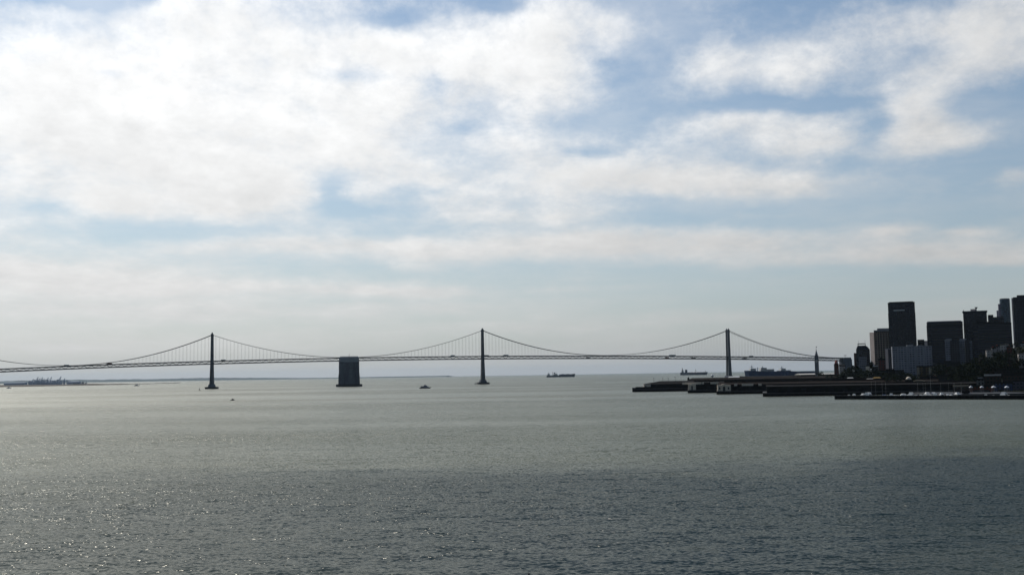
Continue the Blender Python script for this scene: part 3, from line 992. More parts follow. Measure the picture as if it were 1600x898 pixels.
M_GROUND = mat('ground_dark_scrub', (.014, .016, .011), .95, .5, .04)
tag(gm.build('ground', M_GROUND), 'dark city ground rising to a hill on the right', 'ground', kind='structure')

# ------------------------------------------------------------------ materials of the town
F_TALL = facade('facade_dark_tower', (.022, .028, .045), (.008, .010, .018), 3.9, 2.2, .55, .8, .5)
F_BLK = facade('facade_black_block', (.016, .02, .034), (.006, .008, .014), 4.0, 3.0, .5, .9, .6)
F_BLK2 = facade('facade_banded_block', (.018, .022, .038), (.006, .008, .015), 4.2, 60.0, .55, .99, .6)
F_PALE = facade('facade_ribbed_brown', (.27, .195, .16), (.03, .022, .02), 3.8, 3.4, .62, .72, .8)
F_RIB = mat('pale_pink_and_lit_faces', (.62, .52, .47), .8, .12)  # own pale tone of some walls, painted sunlight on left side faces
F_SLAB = facade('facade_grey_white_slab', (.30, .31, .35), (.10, .11, .14), 3.1, 3.6, .55, .7, .8)
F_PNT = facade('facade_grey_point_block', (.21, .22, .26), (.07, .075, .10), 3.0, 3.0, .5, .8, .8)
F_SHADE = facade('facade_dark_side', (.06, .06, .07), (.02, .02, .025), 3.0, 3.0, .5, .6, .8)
F_GLS = facade('facade_blue_glass', (.06, .095, .13), (.03, .055, .085), 3.9, 1.8, .7, .85, .3, .12)
F_GLS2 = facade('facade_lilac_glass', (.24, .22, .27), (.11, .10, .14), 3.9, 1.8, .55, .8, .4, .2)
F_BRICK = facade('facade_red_brick', (.12, .04, .03), (.02, .03, .03), 3.6, 3.2, .5, .45, .9)
F_OCHRE = facade('facade_ochre', (.14, .10, .05), (.03, .03, .03), 3.1, 3.0, .5, .5, .9)
F_GREY = facade('facade_lowrise_grey', (.13, .13, .13), (.02, .02, .025), 3.2, 2.8, .5, .5, .9)
F_BRN = facade('facade_lowrise_brown', (.05, .037, .03), (.012, .02, .02), 3.4, 3.0, .45, .5, .9)
F_DRK = facade('facade_lowrise_dark', (.028, .026, .024), (.012, .02, .02), 3.6, 3.2, .45, .5, .9)
F_CRM = facade('facade_house_cream', (.46, .43, .40), (.06, .05, .05), 3.0, 2.6, .5, .4, .9)
F_HSE = facade('facade_house_grey', (.30, .29, .29), (.05, .04, .04), 3.0, 2.6, .5, .4, .9)
M_ROOF = mat('tar_roof', (.02, .02, .02), .9)
M_ROOF_B = mat('brown_roof', (.024, .018, .015), .9, .4, .08)
M_ROOF_P = mat('pale_roof', (.50, .48, .45), .7, .12)
M_TAN = mat('tan_wall', (.34, .29, .22), .85, .2)
M_PLASTER = mat('cream_plaster', (.74, .65, .54), .8, .1, .3)
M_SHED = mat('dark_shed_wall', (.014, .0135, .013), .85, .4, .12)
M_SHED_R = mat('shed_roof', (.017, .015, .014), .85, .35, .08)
M_PILE = mat('tarred_piles', (.02, .02, .02), .8)
M_GREY = mat('plant_grey', (.22, .23, .25), .7)
M_LOUVER = mat('pale_louver_band', (.55, .57, .55), .5, .05)
M_CANV = mat('white_canvas', (.80, .82, .86), .7, .05)


def block(name, label, cat, px0, px1, ytop, Y, depth, m, yaw=0.0, z0=None, roof=True, roofm=None, group=None, roof_rise=0):
    """an upright block whose front spans px0..px1 and whose top is at ytop, about depth Y"""
    xm = (px0 + px1) / 2
    c = at(xm, ytop, Y)
    a, b = at(px0, ytop, Y), at(px1, ytop, Y)
    face = -math.atan2(c.x, Y)
    W = (b.x - a.x) * math.cos(face) / max(.3, math.cos(R(yaw)))
    if z0 is None:
        z0 = min(ground_z(c.x, Y), ground_z(c.x + depth, Y + depth)) - 1.0
    o = thing(name, label, cat, (c.x, Y, z0), face + R(yaw), group)
    H = c.z - z0
    MB().box(-W / 2, W / 2, 0, depth, 0, H).build('wall', m, o)
    if roof:
        pp = MB()
        e = .35
        for (x0, x1, y0, y1) in ((-W / 2 - .15, W / 2 + .15, -.15, e), (-W / 2 - .15, W / 2 + .15, depth - e, depth + .15),
                                 (-W / 2 - .15, -W / 2 + e, e, depth - e), (W / 2 - e, W / 2 + .15, e, depth - e)):
            pp.box(x0, x1, y0, y1, H - .6, H + .9)
        pp.build('parapet', roofm or M_ROOF, o)
    o_ = dict(o=o, W=W, D=depth, H=H, Y=Y, z0=z0, k=Y / 1600.0, xm=xm, c=c)
    return o_


def upper(B, px0, px1, y0, y1, dfrom, dto, m, name='penthouse', parent=None):
    """a further volume of the block B, read off the photo"""
    x0, x1 = (px0 - B['xm']) * B['k'], (px1 - B['xm']) * B['k']
    zb = at(B['xm'], y0, B['Y']).z - B['z0']
    zt = at(B['xm'], y1, B['Y']).z - B['z0']
    return MB().box(x0, x1, dfrom, dto, zb, zt).build(name, m, parent or B['o'])


# ---- the towers, left to right
B = block('office_tower', 'small dark tower with chamfered top and open roof frame beside bridge end', 'tower', 1337.5, 1359, 546, 1900, 30, F_BLK, 0, roof=False)
o, W, H, k = B['o'], B['W'], B['H'], B['k']
zt = at(1350, 537, 1900).z - B['z0']
MB().loft([[(-W / 2, 0, H), (W / 2, 0, H), (W / 2, 30, H), (-W / 2, 30, H)], [(-W * .42, 2, (H + zt) / 2), (W * .34, 2, (H + zt) / 2), (W * .34, 28, (H + zt) / 2), (-W * .42, 28, (H + zt) / 2)],
           [(-W * .36, 3, zt - 3.0), (W * .2, 3, zt - 3.0), (W * .2, 27, zt - 3.0), (-W * .36, 27, zt - 3.0)]]).build('chamfered_crown', F_BLK, o)
fr = MB()
for x in (-W * .36, W * .17):
    for y in (3, 26): fr.box(x, x + 1.0, y, y + 1, zt - 3, zt)
fr.box(-W * .37, W * .21, 2.8, 4.2, zt, zt + 1.1).box(-W * .37, W * .21, 25.8, 27.2, zt, zt + 1.1)
fr.build('roof_frame', M_STEEL_D, o)
for x, h in ((-W * .3, 6), (W * .18, 6)):
    MB().bar((x, 4, zt + 1), (x, 4, zt + 1 + h), .35).build('aerial', M_STEEL, o)
upper(B, 1334.5, 1338, 578, 551, 4, 26, F_BRICK, 'side_wing')
B = block('office_block', 'plain grey block in front of the small chamfered tower', 'building', 1341, 1354, 556, 1780, 18, F_PNT, 0)

B = block('ribbed_tower', 'pinkish tower with pale ribs and flat roof house, beside the tallest dark tower', 'tower', 1365.5, 1391, 517.5, 1760, 26, F_PALE, 0, roof=False)
o, W, H, k = B['o'], B['W'], B['H'], B['k']
for i in range(7):
    x = -W / 2 + W * i / 6
    MB().box(x - .55, x + .55, -.9, 0, 2, H - 3).build('rib', M_TAN, o)
MB().loft([[(-W / 2 - 7.4, 8, 0), (-W / 2 - .02, -.3, 0), (-W / 2 - .02, 26, 0), (-W / 2 - 7.4, 26, 0)], [(-W / 2 - 7.4, 8, H - 1.2), (-W / 2 - .02, -.3, H - 1.2), (-W / 2 - .02, 26, H - 1.2), (-W / 2 - 7.4, 26, H - 1.2)]]).build('lit_side_face', F_RIB, o)  # tower's sunlit left side, the light put into its pale colour
MB().box(-W / 2 - .4, W / 2 + .4, -1.2, 26.4, H, H + 2.2).build('cornice', M_GREY, o)
upper(B, 1371, 1391, 515.4, 512.6, 4, 20, M_GREY)

B = block('dark_tower', 'tallest sheer dark tower with a pale louver strip near its top', 'tower', 1387, 1429, 473, 1700, 34, F_TALL, 0)
o, W, H, k = B['o'], B['W'], B['H'], B['k']
MB().box(-W / 2 + 8 * k, -W / 2 + 24.5 * k, -.5, -.05, H - 12.4 * k, H - 10.8 * k).build('louver_band', M_LOUVER, o)  # plain pale band of window louvers
rb = MB()
for i in range(22):
    x = -W / 2 + W * i / 21
    rb.box(x - .3, x + .3, -.35, 0, 4, H - 15.5 * k)
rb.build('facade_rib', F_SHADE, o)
MB().box(-W / 2 + 2, W / 2 - 2, 4, 30, H + .1, H + 2.2).build('penthouse', M_ROOF, o)
upper(B, 1429.3, 1439, 600, 531, 4, 28, F_BLK, 'low_annex')
B = block('apartment_tower', 'narrow pinkish tower peeping between the annex and the broad black block', 'tower', 1443.5, 1450, 533, 2100, 18, F_RIB, 0)

B = block('slab_block', 'broad pale grey slab block below the tallest dark tower', 'apartment block', 1393.5, 1455.5, 541.5, 1420, 20, F_SLAB, 4, roofm=M_GREY)
o, W, H, k = B['o'], B['W'], B['H'], B['k']
for x in (-.5, -.36, -.12, .1, .3, .5):
    MB().box(W * x - 1.1 if x > -.5 else -W / 2, W * x + 1.1 if x < .5 else W / 2, -.7, 0, 0, H + .3).build('pier_strip', mat('slab_pale', (.27, .28, .31), .8, .1), o)
upper(B, 1418, 1427, 541.5, 538.5, 4, 14, M_GREY)
upper(B, 1432, 1442, 541.5, 539.5, 5, 13, M_GREY)
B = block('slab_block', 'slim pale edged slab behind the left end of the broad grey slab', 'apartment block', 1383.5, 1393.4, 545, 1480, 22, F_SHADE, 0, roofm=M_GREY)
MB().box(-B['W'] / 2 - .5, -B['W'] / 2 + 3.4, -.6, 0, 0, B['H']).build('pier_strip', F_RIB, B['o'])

B = block('office_block', 'broad black office block with a set back flat top, right of the pale slab', 'office building', 1447.5, 1504, 509, 1650, 40, F_BLK2, 0)
upper(B, 1450, 1502, 509, 502.5, 3, 34, F_BLK2, 'top_storey')
upper(B, 1451, 1500, 502.5, 501, 8, 28, M_GREY)
upper(B, 1503.6, 1506.5, 600, 505, 12, 40, F_BLK, 'side_wing')

B = block('office_tower', 'black stepped tower with roof dish and plant, centre of the right skyline', 'tower', 1504.5, 1541.5, 487, 1720, 44, F_BLK, 0)
o, W, H, k = B['o'], B['W'], B['H'], B['k']
upper(B, 1505, 1541, 487, 485.4, 2, 40, M_GREY, 'parapet_band')
upper(B, 1541.6, 1549, 640, 492.5, 2, 40, F_BLK, 'stepped_wing')
upper(B, 1549.1, 1563.5, 640, 496, 4, 40, F_BLK, 'low_wing')
upper(B, 1517, 1526, 485.4, 482.2, 8, 20, F_RIB)
zt = H + 1
MB().bar((W * .5 - 15 * k, 8, zt), (W * .5 - 15 * k, 8, zt + 5.5 * k), 1.2).lathe(W * .5 - 14.5 * k, 8, [(.6, zt + 4 * k), (2.4, zt + 6 * k), (2.6, zt + 6.6 * k)], 10).build('roof_dish', M_STEEL_D, o)
MB().bar((-W / 2 + 1.2, 3, zt), (-W / 2 + 1.2, 3, zt + 2.5 * k), 1.1).build('roof_vent', M_STEEL_D, o)
B = block('office_block', 'very wide black block in front of the stepped tower and glass tower', 'office building', 1520, 1580, 505.5, 1600, 50, F_BLK2, 0)
upper(B, 1522, 1556, 505.5, 502, 6, 40, M_SHED, 'top_storey')

# round stepped glass tower
c = at(1567.5, 467, 1950)
z0 = 30
o = thing('glass_tower', 'blue round ended glass tower stepping up behind the wide black block', 'tower', (c.x, 1950, z0), -math.atan2(c.x, 1950))
k = 1950 / 1600.0
zt = c.z - z0
pr = [( -4.2 * k + 0, 0)] 
def stad(x0, x1, y0, y1, r, n=6):
    q = []
    for cx, cy, a0 in ((x1 - r, y0 + r, -PI / 2), (x1 - r, y1 - r, 0), (x0 + r, y1 - r, PI / 2), (x0 + r, y0 + r, PI)):
        for i in range(n + 1):
            t_ = a0 + PI / 2 * i / n
            q.append((cx + r * math.cos(t_), cy + r * math.sin(t_)))
    return q
MB().prism(stad(-5.6 * k, 9.3 * k, 0, 26, 8.0), 0, zt).build('wall', F_GLS, o)
MB().prism(stad(-5.0 * k, 8.7 * k, .8, 25.2, 7.4), zt, zt + 1.0).build('roof', M_STEEL_D, o)
z1 = at(1560, 474.5, 1950).z - z0
z2 = at(1557, 484.5, 1950).z - z0
MB().prism(stad(-8.0 * k, -1 * k, 3, 23, 2.5), 0, z1).build('upper_step', F_GLS2, o)
MB().prism(stad(-10.6 * k, -3 * k, 5, 21, 2.5), 0, z2).build('lower_step', F_GLS2, o)

B = block('dark_tower', 'tall dark tower with one pale edge, cut by the right side of the photo', 'tower', 1582.5, 1622, 463.5, 1650, 40, F_TALL, 0, roof=False)
o, W, H, k = B['o'], B['W'], B['H'], B['k']
MB().box(-W / 2 - 2.4, -W / 2 - .02, .4, 30, 0, H - 1).build('lit_edge_face', F_RIB, o)  # left edge face, sunlight painted in by the pale colour
upper(B, 1590, 1622, 463.5, 460.5, 3, 30, F_BLK, 'top_storey')
rb = MB()
for i in range(20):
    x = -W / 2 + W * i / 19
    rb.box(x - .3, x + .3, -.35, 0, 4, H - 1)
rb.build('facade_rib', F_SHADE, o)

# three slender point blocks
for lx, (a, b, yt, dk, lab) in enumerate(((1476, 1484, 531.5, 1497, 'slender grey point block at the foot of the broad black block'),
                         (1498.5, 1507, 531, 1513, 'slender grey point block between its two grey neighbours'),
                         (1514.8, 1518.6, 533.5, 1521, 'narrowest grey point block, at the foot of the black stepped tower'))):
    B = block('point_block', lab, 'apartment block', a, b, yt, 1380 + 8 * lx, 18, F_PNT, 0, roofm=M_GREY)
    upper(B, b + .05, dk, 640, yt + 1.4, .8, 17, F_SHADE, 'shade_painted_side')  # dark side of the block, shade put into its facade colour
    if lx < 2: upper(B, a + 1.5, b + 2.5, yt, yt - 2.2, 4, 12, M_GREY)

# ---- clock tower of the ferry terminal
c = at(1275.2, 545, 2000)
o = thing('clock_tower', 'slender clock tower with pointed stepped spire in front of bridge', 'clock tower', (c.x, 2000, 3), -math.atan2(c.x, 2000))
k = 2000 / 1600.0
Z = lambda py: at(1275, py, 2000).z - 3
hw = 3.05 * k
MB().box(-hw, hw, -hw, hw, 0, Z(560)).build('shaft', mat('clock_tower_stone', (.20, .21, .23), .8, .2, .1), o)
st = MATS['clock_tower_stone']
MB().box(-hw - .3, hw + .3, -hw - .3, hw + .3, Z(560), Z(559.4)).build('cornice', st, o)
bl = MB()
for sx in (-1, 1):
    for sy in (-1, 1): bl.box(sx * hw * .78 - .7, sx * hw * .78 + .7, sy * hw * .78 - .7, sy * hw * .78 + .7, Z(559.4), Z(555.6))
bl.box(-hw * .6, hw * .6, -hw * .6, hw * .6, Z(559.4), Z(555.6)).box(-hw * .95, hw * .95, -hw * .95, hw * .95, Z(555.6), Z(555.2))
bl.build('belfry', st, o)
MB().lathe(0, 0, [(hw * .72, Z(555.2)), (hw * .66, Z(552.4)), (hw * .45, Z(552)), (hw * .42, Z(549.5)), (hw * .24, Z(549)), (hw * .18, Z(546.6)), (.2, Z(545))], 8).build('spire', st, o)
MB().bar((0, 0, Z(545)), (0, 0, Z(540.8)), .35).add([(0, 0, Z(542.6)), (1.6, .3, Z(542.4)), (1.6, .3, Z(541.4)), (0, 0, Z(541.2)), (0, .1, Z(542.6)), (1.6, .4, Z(542.4)), (1.6, .4, Z(541.4)), (0, .1, Z(541.2))], [(0, 1, 2, 3), (7, 6, 5, 4), (0, 4, 5, 1), (3, 2, 6, 7), (1, 5, 6, 2)]).build('flagpole', M_DARK, o)
cl = MB().loft([[(2.4 * math.cos(2 * PI * i / 16), -hw - dy, Z(564) + 2.4 * math.sin(2 * PI * i / 16)) for i in range(16)] for dy in (.25, 0)])
cl.build('clock_dial', mat('clock_dial_pale', (.42, .42, .40), .6), o)
c2 = at(1252, 584, 2010); c3 = at(1315, 586, 2010)
o = thing('terminal_building', 'long low terminal building with pale roof under the clock tower', 'building', ((c2.x + c3.x) / 2, 2014, 3))
hl_ = (c3.x - c2.x) / 2
MB().box(-hl_, hl_, 0, 40, 0, c2.z - 4.5).build('wall', F_DRK, o)
MB().gable(-hl_ - 1, hl_ + 1, -1, 41, c2.z - 4.3, c2.z - 2.2).build('roof', M_ROOF_P, o)

# ---- low town between the terminal and the towers
B = block('turret_building', 'red brown corner building with a round turret, left of the bridge end', 'building', 1303, 1310.5, 569, 1850, 14, F_BRICK, 0)
MB().lathe(0, 5, [(2.9, B['H'] + .9), (2.9, B['H'] + 3.5), (2.0, B['H'] + 6.2), (.3, B['H'] + 7.6)], 10).build('turret', M_RED, B['o'])
B = block('house', 'pale low house beside the turret building', 'house', 1311, 1320.5, 571.5, 1840, 14, F_CRM, 0)
MB().gable(-B['W'] / 2, B['W'] / 2, 0, 14, B['H'] + .95, B['H'] + 3).build('roof', M_ROOF, B['o'])
LOW = [
    ('brick_block', 'orange red brick block just left of the slim pale edged slab', 'building', 1372, 1383, 561, 1330, 16, F_BRICK, 0),
    ('low_block', 'white fronted low block half behind the conical tree', 'building', 1352.5, 1358.5, 571.5, 1500, 12, M_PLASTER, 0),
    ('low_block', 'long low block with a white roof edge right of the conical tree', 'building', 1364, 1372, 571.8, 1480, 12, F_DRK, 0),
    ('low_block', 'dark flat roofed block below the brick block', 'building', 1372, 1412, 579, 1300, 20, F_DRK, 0),
    ('apartment_house', 'ochre apartment house with brown bays below the pale slab', 'building', 1432, 1462, 572.5, 1240, 16, F_OCHRE, 0),
    ('low_block', 'dark block below the slender point blocks', 'building', 1464, 1500, 566.5, 1280, 20, F_DRK, 0),
    ('low_block', 'brown flat block between ochre house and hill', 'building', 1498, 1532, 571, 1220, 18, F_BRN, 0),
    ('low_block', 'grey windowed apartment block on the lower hill slope', 'building', 1536, 1562, 570.5, 1090, 14, F_HSE, 0),
    ('low_block', 'small pale grey cube shaped block above the white canopies', 'building', 1525.5, 1537.5, 592.5, 960, 12, F_GREY, 0),
    ('terrace', 'long low terrace with a pale roof line under the hill apartments', 'building', 1537.8, 1564, 586, 985, 14, F_BRN, 0),
    ('low_block', 'brown long block at the right edge above the blue shops', 'building', 1566, 1625, 585.5, 960, 16, F_BRN, 0),
    ('warehouse', 'dark waterfront warehouse behind the dome', 'warehouse', 1392, 1424, 591.5, 1120, 30, F_DRK, 0),
    ('warehouse', 'dark long warehouse behind the masts of the marina', 'warehouse', 1466, 1512, 586, 1090, 26, F_DRK, 0),
    ('warehouse', 'brown low warehouse beneath the ochre apartment house', 'warehouse', 1438, 1470, 589.5, 1130, 24, F_BRN, 0),
    ('low_block', 'black low block at the foot of the hill on the right', 'building', 1556, 1604, 577, 1030, 18, F_DRK, 0),
]
for a in LOW:
    B = block(*a, roofm=M_ROOF_P if 'roof line' in a[1] or 'white roof' in a[1] else (M_ROOF_B if a[8] is F_OCHRE else None))
    if a[8] is F_OCHRE:
        for x in (-.42, -.1, .2, .42):
            MB().box(B['W'] * x - 1.4, B['W'] * x + 1.4, -1.2, 0, 2, B['H'] - .7).build('bay_front', F_BRN if x in (-.1,) else M_TAN, B['o'])
        upper(B, 1456, 1466, 590, 586.5, -3, -.2, M_RED, 'awning')
    elif 'cube' in a[1]:
        MB().box(-2, 2, 3, 7, B['H'] + .1, B['H'] + 1.8).build('penthouse', M_GREY, B['o'])
    else:
        MB().box(-B['W'] * .2, B['W'] * .12, 4, 9, B['H'] + .1, B['H'] + 2.4).build('penthouse', M_ROOF_B, B['o'])
# houses up the hill
HOUSES = [
    (1541, 1549.5, 545.5, 552.5, 1070, 'house', 'pale grey house with pointed gable, lowest of the hill houses', F_CRM, 1),
    (1549.5, 1556, 543.5, 550.5, 1085, 'house', 'brown grey house beside the pointed gable house on the hill', F_HSE, 0),
    (1555.5, 1562, 541, 549, 1100, 'house', 'grey flat topped house halfway up the hill', F_HSE, 0),
    (1562, 1570, 537.5, 545, 1120, 'house', 'long pale house higher on the hill slope', F_CRM, 1),
    (1570, 1576.5, 536, 543, 1130, 'house', 'dim grey house above the long pale hill house', F_HSE, 1),
    (1573, 1580, 541.5, 548, 1085, 'house', 'reddish cream house below the dim grey hill house', F_BRICK, 0),
    (1591.5, 1604, 551, 558.5, 1040, 'house', 'pale house at the right edge below the hilltop', F_CRM, 1),
    (1594, 1604, 536, 545, 1125, 'house', 'topmost grey house at the right edge of the hill', F_HSE, 0),
    (1530, 1539, 559, 564, 1060, 'house', 'small dark house low on the hill left of the grey apartments', F_BRN, 1),
    (1577, 1588, 560, 567, 1045, 'house', 'brown house amid trees on the right hill slope', F_BRN, 1),
]
for a, b, y0, y1, Y, nm, lab, m, gab in HOUSES:
    _q = at((a + b) / 2, y1, Y)
    z0 = min(_q.z - 6, ground_z(_q.x, Y) - 1)
    B = block(nm, lab, 'house', a, b, y0 + (1.5 if gab else 0), Y, 9, m, random.uniform(-8, 8), z0=z0, roof=not gab)
    if gab:
        MB().gable(-B['W'] / 2 - .3, B['W'] / 2 + .3, -.3, 9.3, B['H'] + .25, B['H'] + 1.6 * B['k'], B['W'] * .2, B['W'] * .2).build('roof', M_ROOF, B['o'])
    else:
        MB().box(-1, .4, 5, 6, B['H'] + .1, B['H'] + 1.8).build('chimney', M_RED, B['o'])

# dome with its arcade by the marina
c = at(1419.5, 588.3, 1010)
o = thing('domed_pavilion', 'dark pavilion with a pale white dome behind the marina boats', 'pavilion', (c.x, 1010, 3), -math.atan2(c.x, 1010))
k = 1010 / 1600.0
Z = lambda py: at(1419.5, py, 1010).z - 3
MB().box(-5.5 * k, 5.5 * k, -3, 10, 0, Z(593)).build('wall', F_DRK, o)
MB().sphere((0, 2, Z(592.6)), 4.2 * k, 4.2 * k, (Z(588.2) - Z(592.6)), 14, 6, 0.0).build('dome', M_PLASTER, o, True)
c = at(1436, 593.5, 1000)
o = thing('gatehouse', 'cream arched gatehouse right of the white dome', 'gatehouse', (c.x, 1000, 3), -math.atan2(c.x, 1000))
k = 1000 / 1600.0
H = c.z - 3
fw = MB()
W = 17 * k
for x0, x1 in ((-W / 2, -W * .33), (-W * .1, W * .1), (W * .33, W / 2)): fw.box(x0, x1, 0, 8, 0, H * .62)
fw.box(-W / 2, W / 2, 0, 8, H * .62, H * .92).box(-W * .3, W * .3, -.2, 8.2, H * .92, H)
fw.build('wall', M_TAN, o)
MB().box(-W * .48, W * .48, 1.2, 7.8, 0, H * .6).build('gate', M_DARK, o)

# ------------------------------------------------------------------ piers
def pier(label, px, pyb, length, width, dz=3.2):
    p = gnd(px, pyb)
    o = thing('pier', label, 'pier', (p.x, p.y, 0), 0, 'finger piers along the waterfront')
    MB().box(0, length, 0, width, dz - 1.4, dz).build('deck', M_CONC_D, o)
    pl = MB()
    n = int(length / 4)
    for i in range(n):
        x = 1.0 + i * (length - 2) / max(1, n - 1)
        for y in (.6, 4, 9):
            pl.lathe(x, y, [(.3, -2), (.3, dz - 1.39)], 6)
    tag(pl.build('piles', M_PILE, o), kind='stuff')
    MB().box(0, length, 7, width - 1, -2, dz - 1.5).build('bulkhead', M_PILE, o)
    bl = MB()
    for i in range(int(length / 18)):
        bl.lathe(4 + i * 18, .8, [(.28, dz), (.22, dz + .5), (.34, dz + .6), (.3, dz + .8)], 6)
    tag(bl.build('bollards', M_DARK, o), kind='stuff')
    return o, p


def pier_shed(label, p, x0, x1, y0, y1, z0, ze, zr, hip0=0., roofm=None, name='pier_shed', facade_=None, strip_=None, mon=True):
    o = thing(name, label, 'shed', (p.x, p.y, z0), 0, 'sheds on the finger piers')
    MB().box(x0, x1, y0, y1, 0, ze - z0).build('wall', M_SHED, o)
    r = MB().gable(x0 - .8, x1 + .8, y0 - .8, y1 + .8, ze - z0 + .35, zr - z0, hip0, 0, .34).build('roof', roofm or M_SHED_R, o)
    if mon:
        ym = (y0 + y1) / 2
        MB().box(x0 + hip0 + 6, x1 - 6, ym - 2.2, ym + 2.2, zr - z0 - .6, zr - z0 + 1.0).build('roof_monitor', M_SHED_R, r)
    n = int((x1 - x0) / 13)
    for i in range(n):
        x = x0 + 6 + i * 13
        if x + 6 > x1: break
        if facade_ and x < facade_: continue
        MB().box(x, x + 5, y0 - .12, y0 - .02, .1, (ze - z0) * .62).build('roller_door', mat('roller_door', (.018, .018, .02), .85), o)
    if strip_:
        for a, b in strip_:
            MB().box(a, b, y0 - 1.15, y0 - .82, ze - z0 - 1.3, ze - z0 + .9).build('pale_fascia', M_PLASTER, o)
    return o


def headhouse(label, p, w, z0, zt, n_open, m):
    """cream end house of a pier shed with arched openings"""
    o = thing('pier_headhouse', label, 'gatehouse', (p.x, p.y, z0), R(-6), 'cream end houses of the piers')
    H = zt - z0
    d = 5.0
    ops = {1: [(.5, .2)], 3: [(.16, .12), (.5, .2), (.84, .12)]}[n_open]
    mb = MB()
    xs = 0.0
    for c, ww in ops:
        mb.box(xs * w, (c - ww / 2) * w, 0, d, 0, H * .86)
        xs = c + ww / 2
    mb.box(xs * w, w, 0, d, 0, H * .86)
    for c, ww in ops:
        top = .68 if ww > .15 else .58
        mb.box((c - ww / 2) * w, (c + ww / 2) * w, 0, d, H * top, H * .86)
        mb.box((c - ww / 2) * w, (c + ww / 2) * w, 0, d, 0, H * .2 if ww < .15 else .05)
        # rounded shoulders of the arch
        x0_, x1_ = (c - ww / 2) * w, (c + ww / 2) * w
        for q in range(4):
            t0, t1 = q / 4 * PI / 2, (q + 1) / 4 * PI / 2
            r_ = ww / 2 * w
            zz = H * top - r_ * (1 - math.sin(t0))
            dx_ = r_ * (1 - math.cos(t1))
            mb.box(x0_, x0_ + dx_ * .5 + .01 * q, .01, d - .01, zz, H * top - .001 * q)
            mb.box(x1_ - dx_ * .5 - .01 * q, x1_, .01, d - .01, zz, H * top - .001 * q)
    wl = mb.build('wall', m, o)
    # stepped parapet with a little pediment
    MB().box(-.3, w + .3, -.3, d + .3, H * .86, H * .9).loft([[(w * .3, y, H * .9), (w * .7, y, H * .9), (w * .62, y, H * .98), (w * .5, y, H), (w * .38, y, H * .98)] for y in (d, 0)]).build('parapet', m, o)
    MB().box(.3, w - .3, 1.5, d - .1, .02, H * .84).build('gate', M_DARK, o)
    for x in [0.02, .98] + ([.3, .7] if n_open == 3 else [.28, .72]):
        MB().box(x * w - .35, x * w + .35, -.35, 0, 0, H * .86).build('pilaster', m, o)
    return o


# outermost pier on the left
pA, p = pier('long low dark pier reaching farthest left into the bay', 988, 612.2, 330, 52, 4.2)
LA = p.copy()
k = p.y / 1600
MB().box(0, 5, 1, 4, 4.2, 5.4).build('mooring_block', M_CONC_D, pA)
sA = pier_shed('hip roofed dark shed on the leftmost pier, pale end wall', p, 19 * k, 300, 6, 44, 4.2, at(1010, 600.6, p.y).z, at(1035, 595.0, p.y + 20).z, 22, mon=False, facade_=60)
MB().box(19 * k - .45, 19 * k - .05, 7, 43, 1.2, 5.4).box(19 * k - .2, 29 * k, 5.5, 5.95, 1.2, 5.6).build('pale_end_wall', M_PLASTER, sA)
MB().box(20.2 * k, 22 * k, 5.3, 5.5, 1.6, 3.2).build('end_window', M_DARK, sA)
low = MB().box(5 * k, 40 * k, 1.5, 5.2, 0, 2.0).build('loading_wall', M_SHED, sA)
def lamp_mast(loc, h, label, lean=0):
    o = thing('lamp_mast', label, 'mast', loc, 0, 'thin masts on the leftmost pier')
    MB().bar((0, 0, 0), (lean, 0, h), .28).build('pole', M_DARK, o)
    MB().box(lean - .7, lean + .7, -.3, .3, h, h + .3).build('lamp_head', M_DARK, o)
for px, yt, lab, le in ((1021.5, 590.2, 'thin mast near the hipped end of the leftmost shed', 0), (1035.5, 591.2, 'second thin mast from the tip along the leftmost shed roof', 0),
                    (1044, 590.8, 'third thin mast from the tip along the leftmost shed roof', 0), (1056.5, 589.0, 'leaning thin mast farthest right on the leftmost shed roof', -1.6)):
    q = at(px, yt, p.y + 46)
    lamp_mast((q.x, q.y, 4.2), q.z - 4.2, lab, le)

# second and third piers with cream end houses
pB, p = pier('second dark pier, the one with the narrow cream end house', 1074.5, 613.8, 300, 44, 3.4)
k = p.y / 1600
pier_shed('dark shed behind the narrow cream end house, pale fascia', p, 2, 270, 8, 40, 3.4, at(1090, 598.3, p.y).z, at(1090, 595.5, p.y + 20).z, 0, facade_=16, strip_=[(-8 * k, 22 * k), (23 * k, 26 * k), (36 * k, 49 * k)])
headhouse('narrow cream end house with one tall arch', Vector((p.x + 1.8 * k, p.y + 1.0, 0)), 11 * k, 3.4, at(1082, 599.5, p.y).z, 1, M_PLASTER)
pC, p = pier('third dark pier, the one with the wide cream end house', 1119.5, 615.8, 300, 46, 3.4)
k = p.y / 1600
pier_shed('dark shed behind the wide cream end house', p, 3, 290, 8, 42, 3.4, at(1150, 601.0, p.y).z, at(1150, 596.5, p.y + 22).z, 0, roofm=M_ROOF_B, facade_=18, strip_=[(28 * k, 33 * k), (40 * k, 58 * k), (66 * k, 71 * k)])
headhouse('wide cream end house with three arched openings', Vector((p.x + 2.3 * k, p.y + 1.0, 0)), 20 * k, 3.4, at(1132, 600.0, p.y).z, 3, M_PLASTER)
pD, p = pier('nearest broad black pier left of the marina', 1192, 619.4, 215, 70, 3.4)
k = p.y / 1600
pier_shed('largest black shed on the nearest broad pier', p, 4, 205, 5, 60, 3.4, at(1250, 603.6, p.y).z, at(1250, 600.4, p.y + 30).z, 0, facade_=5)
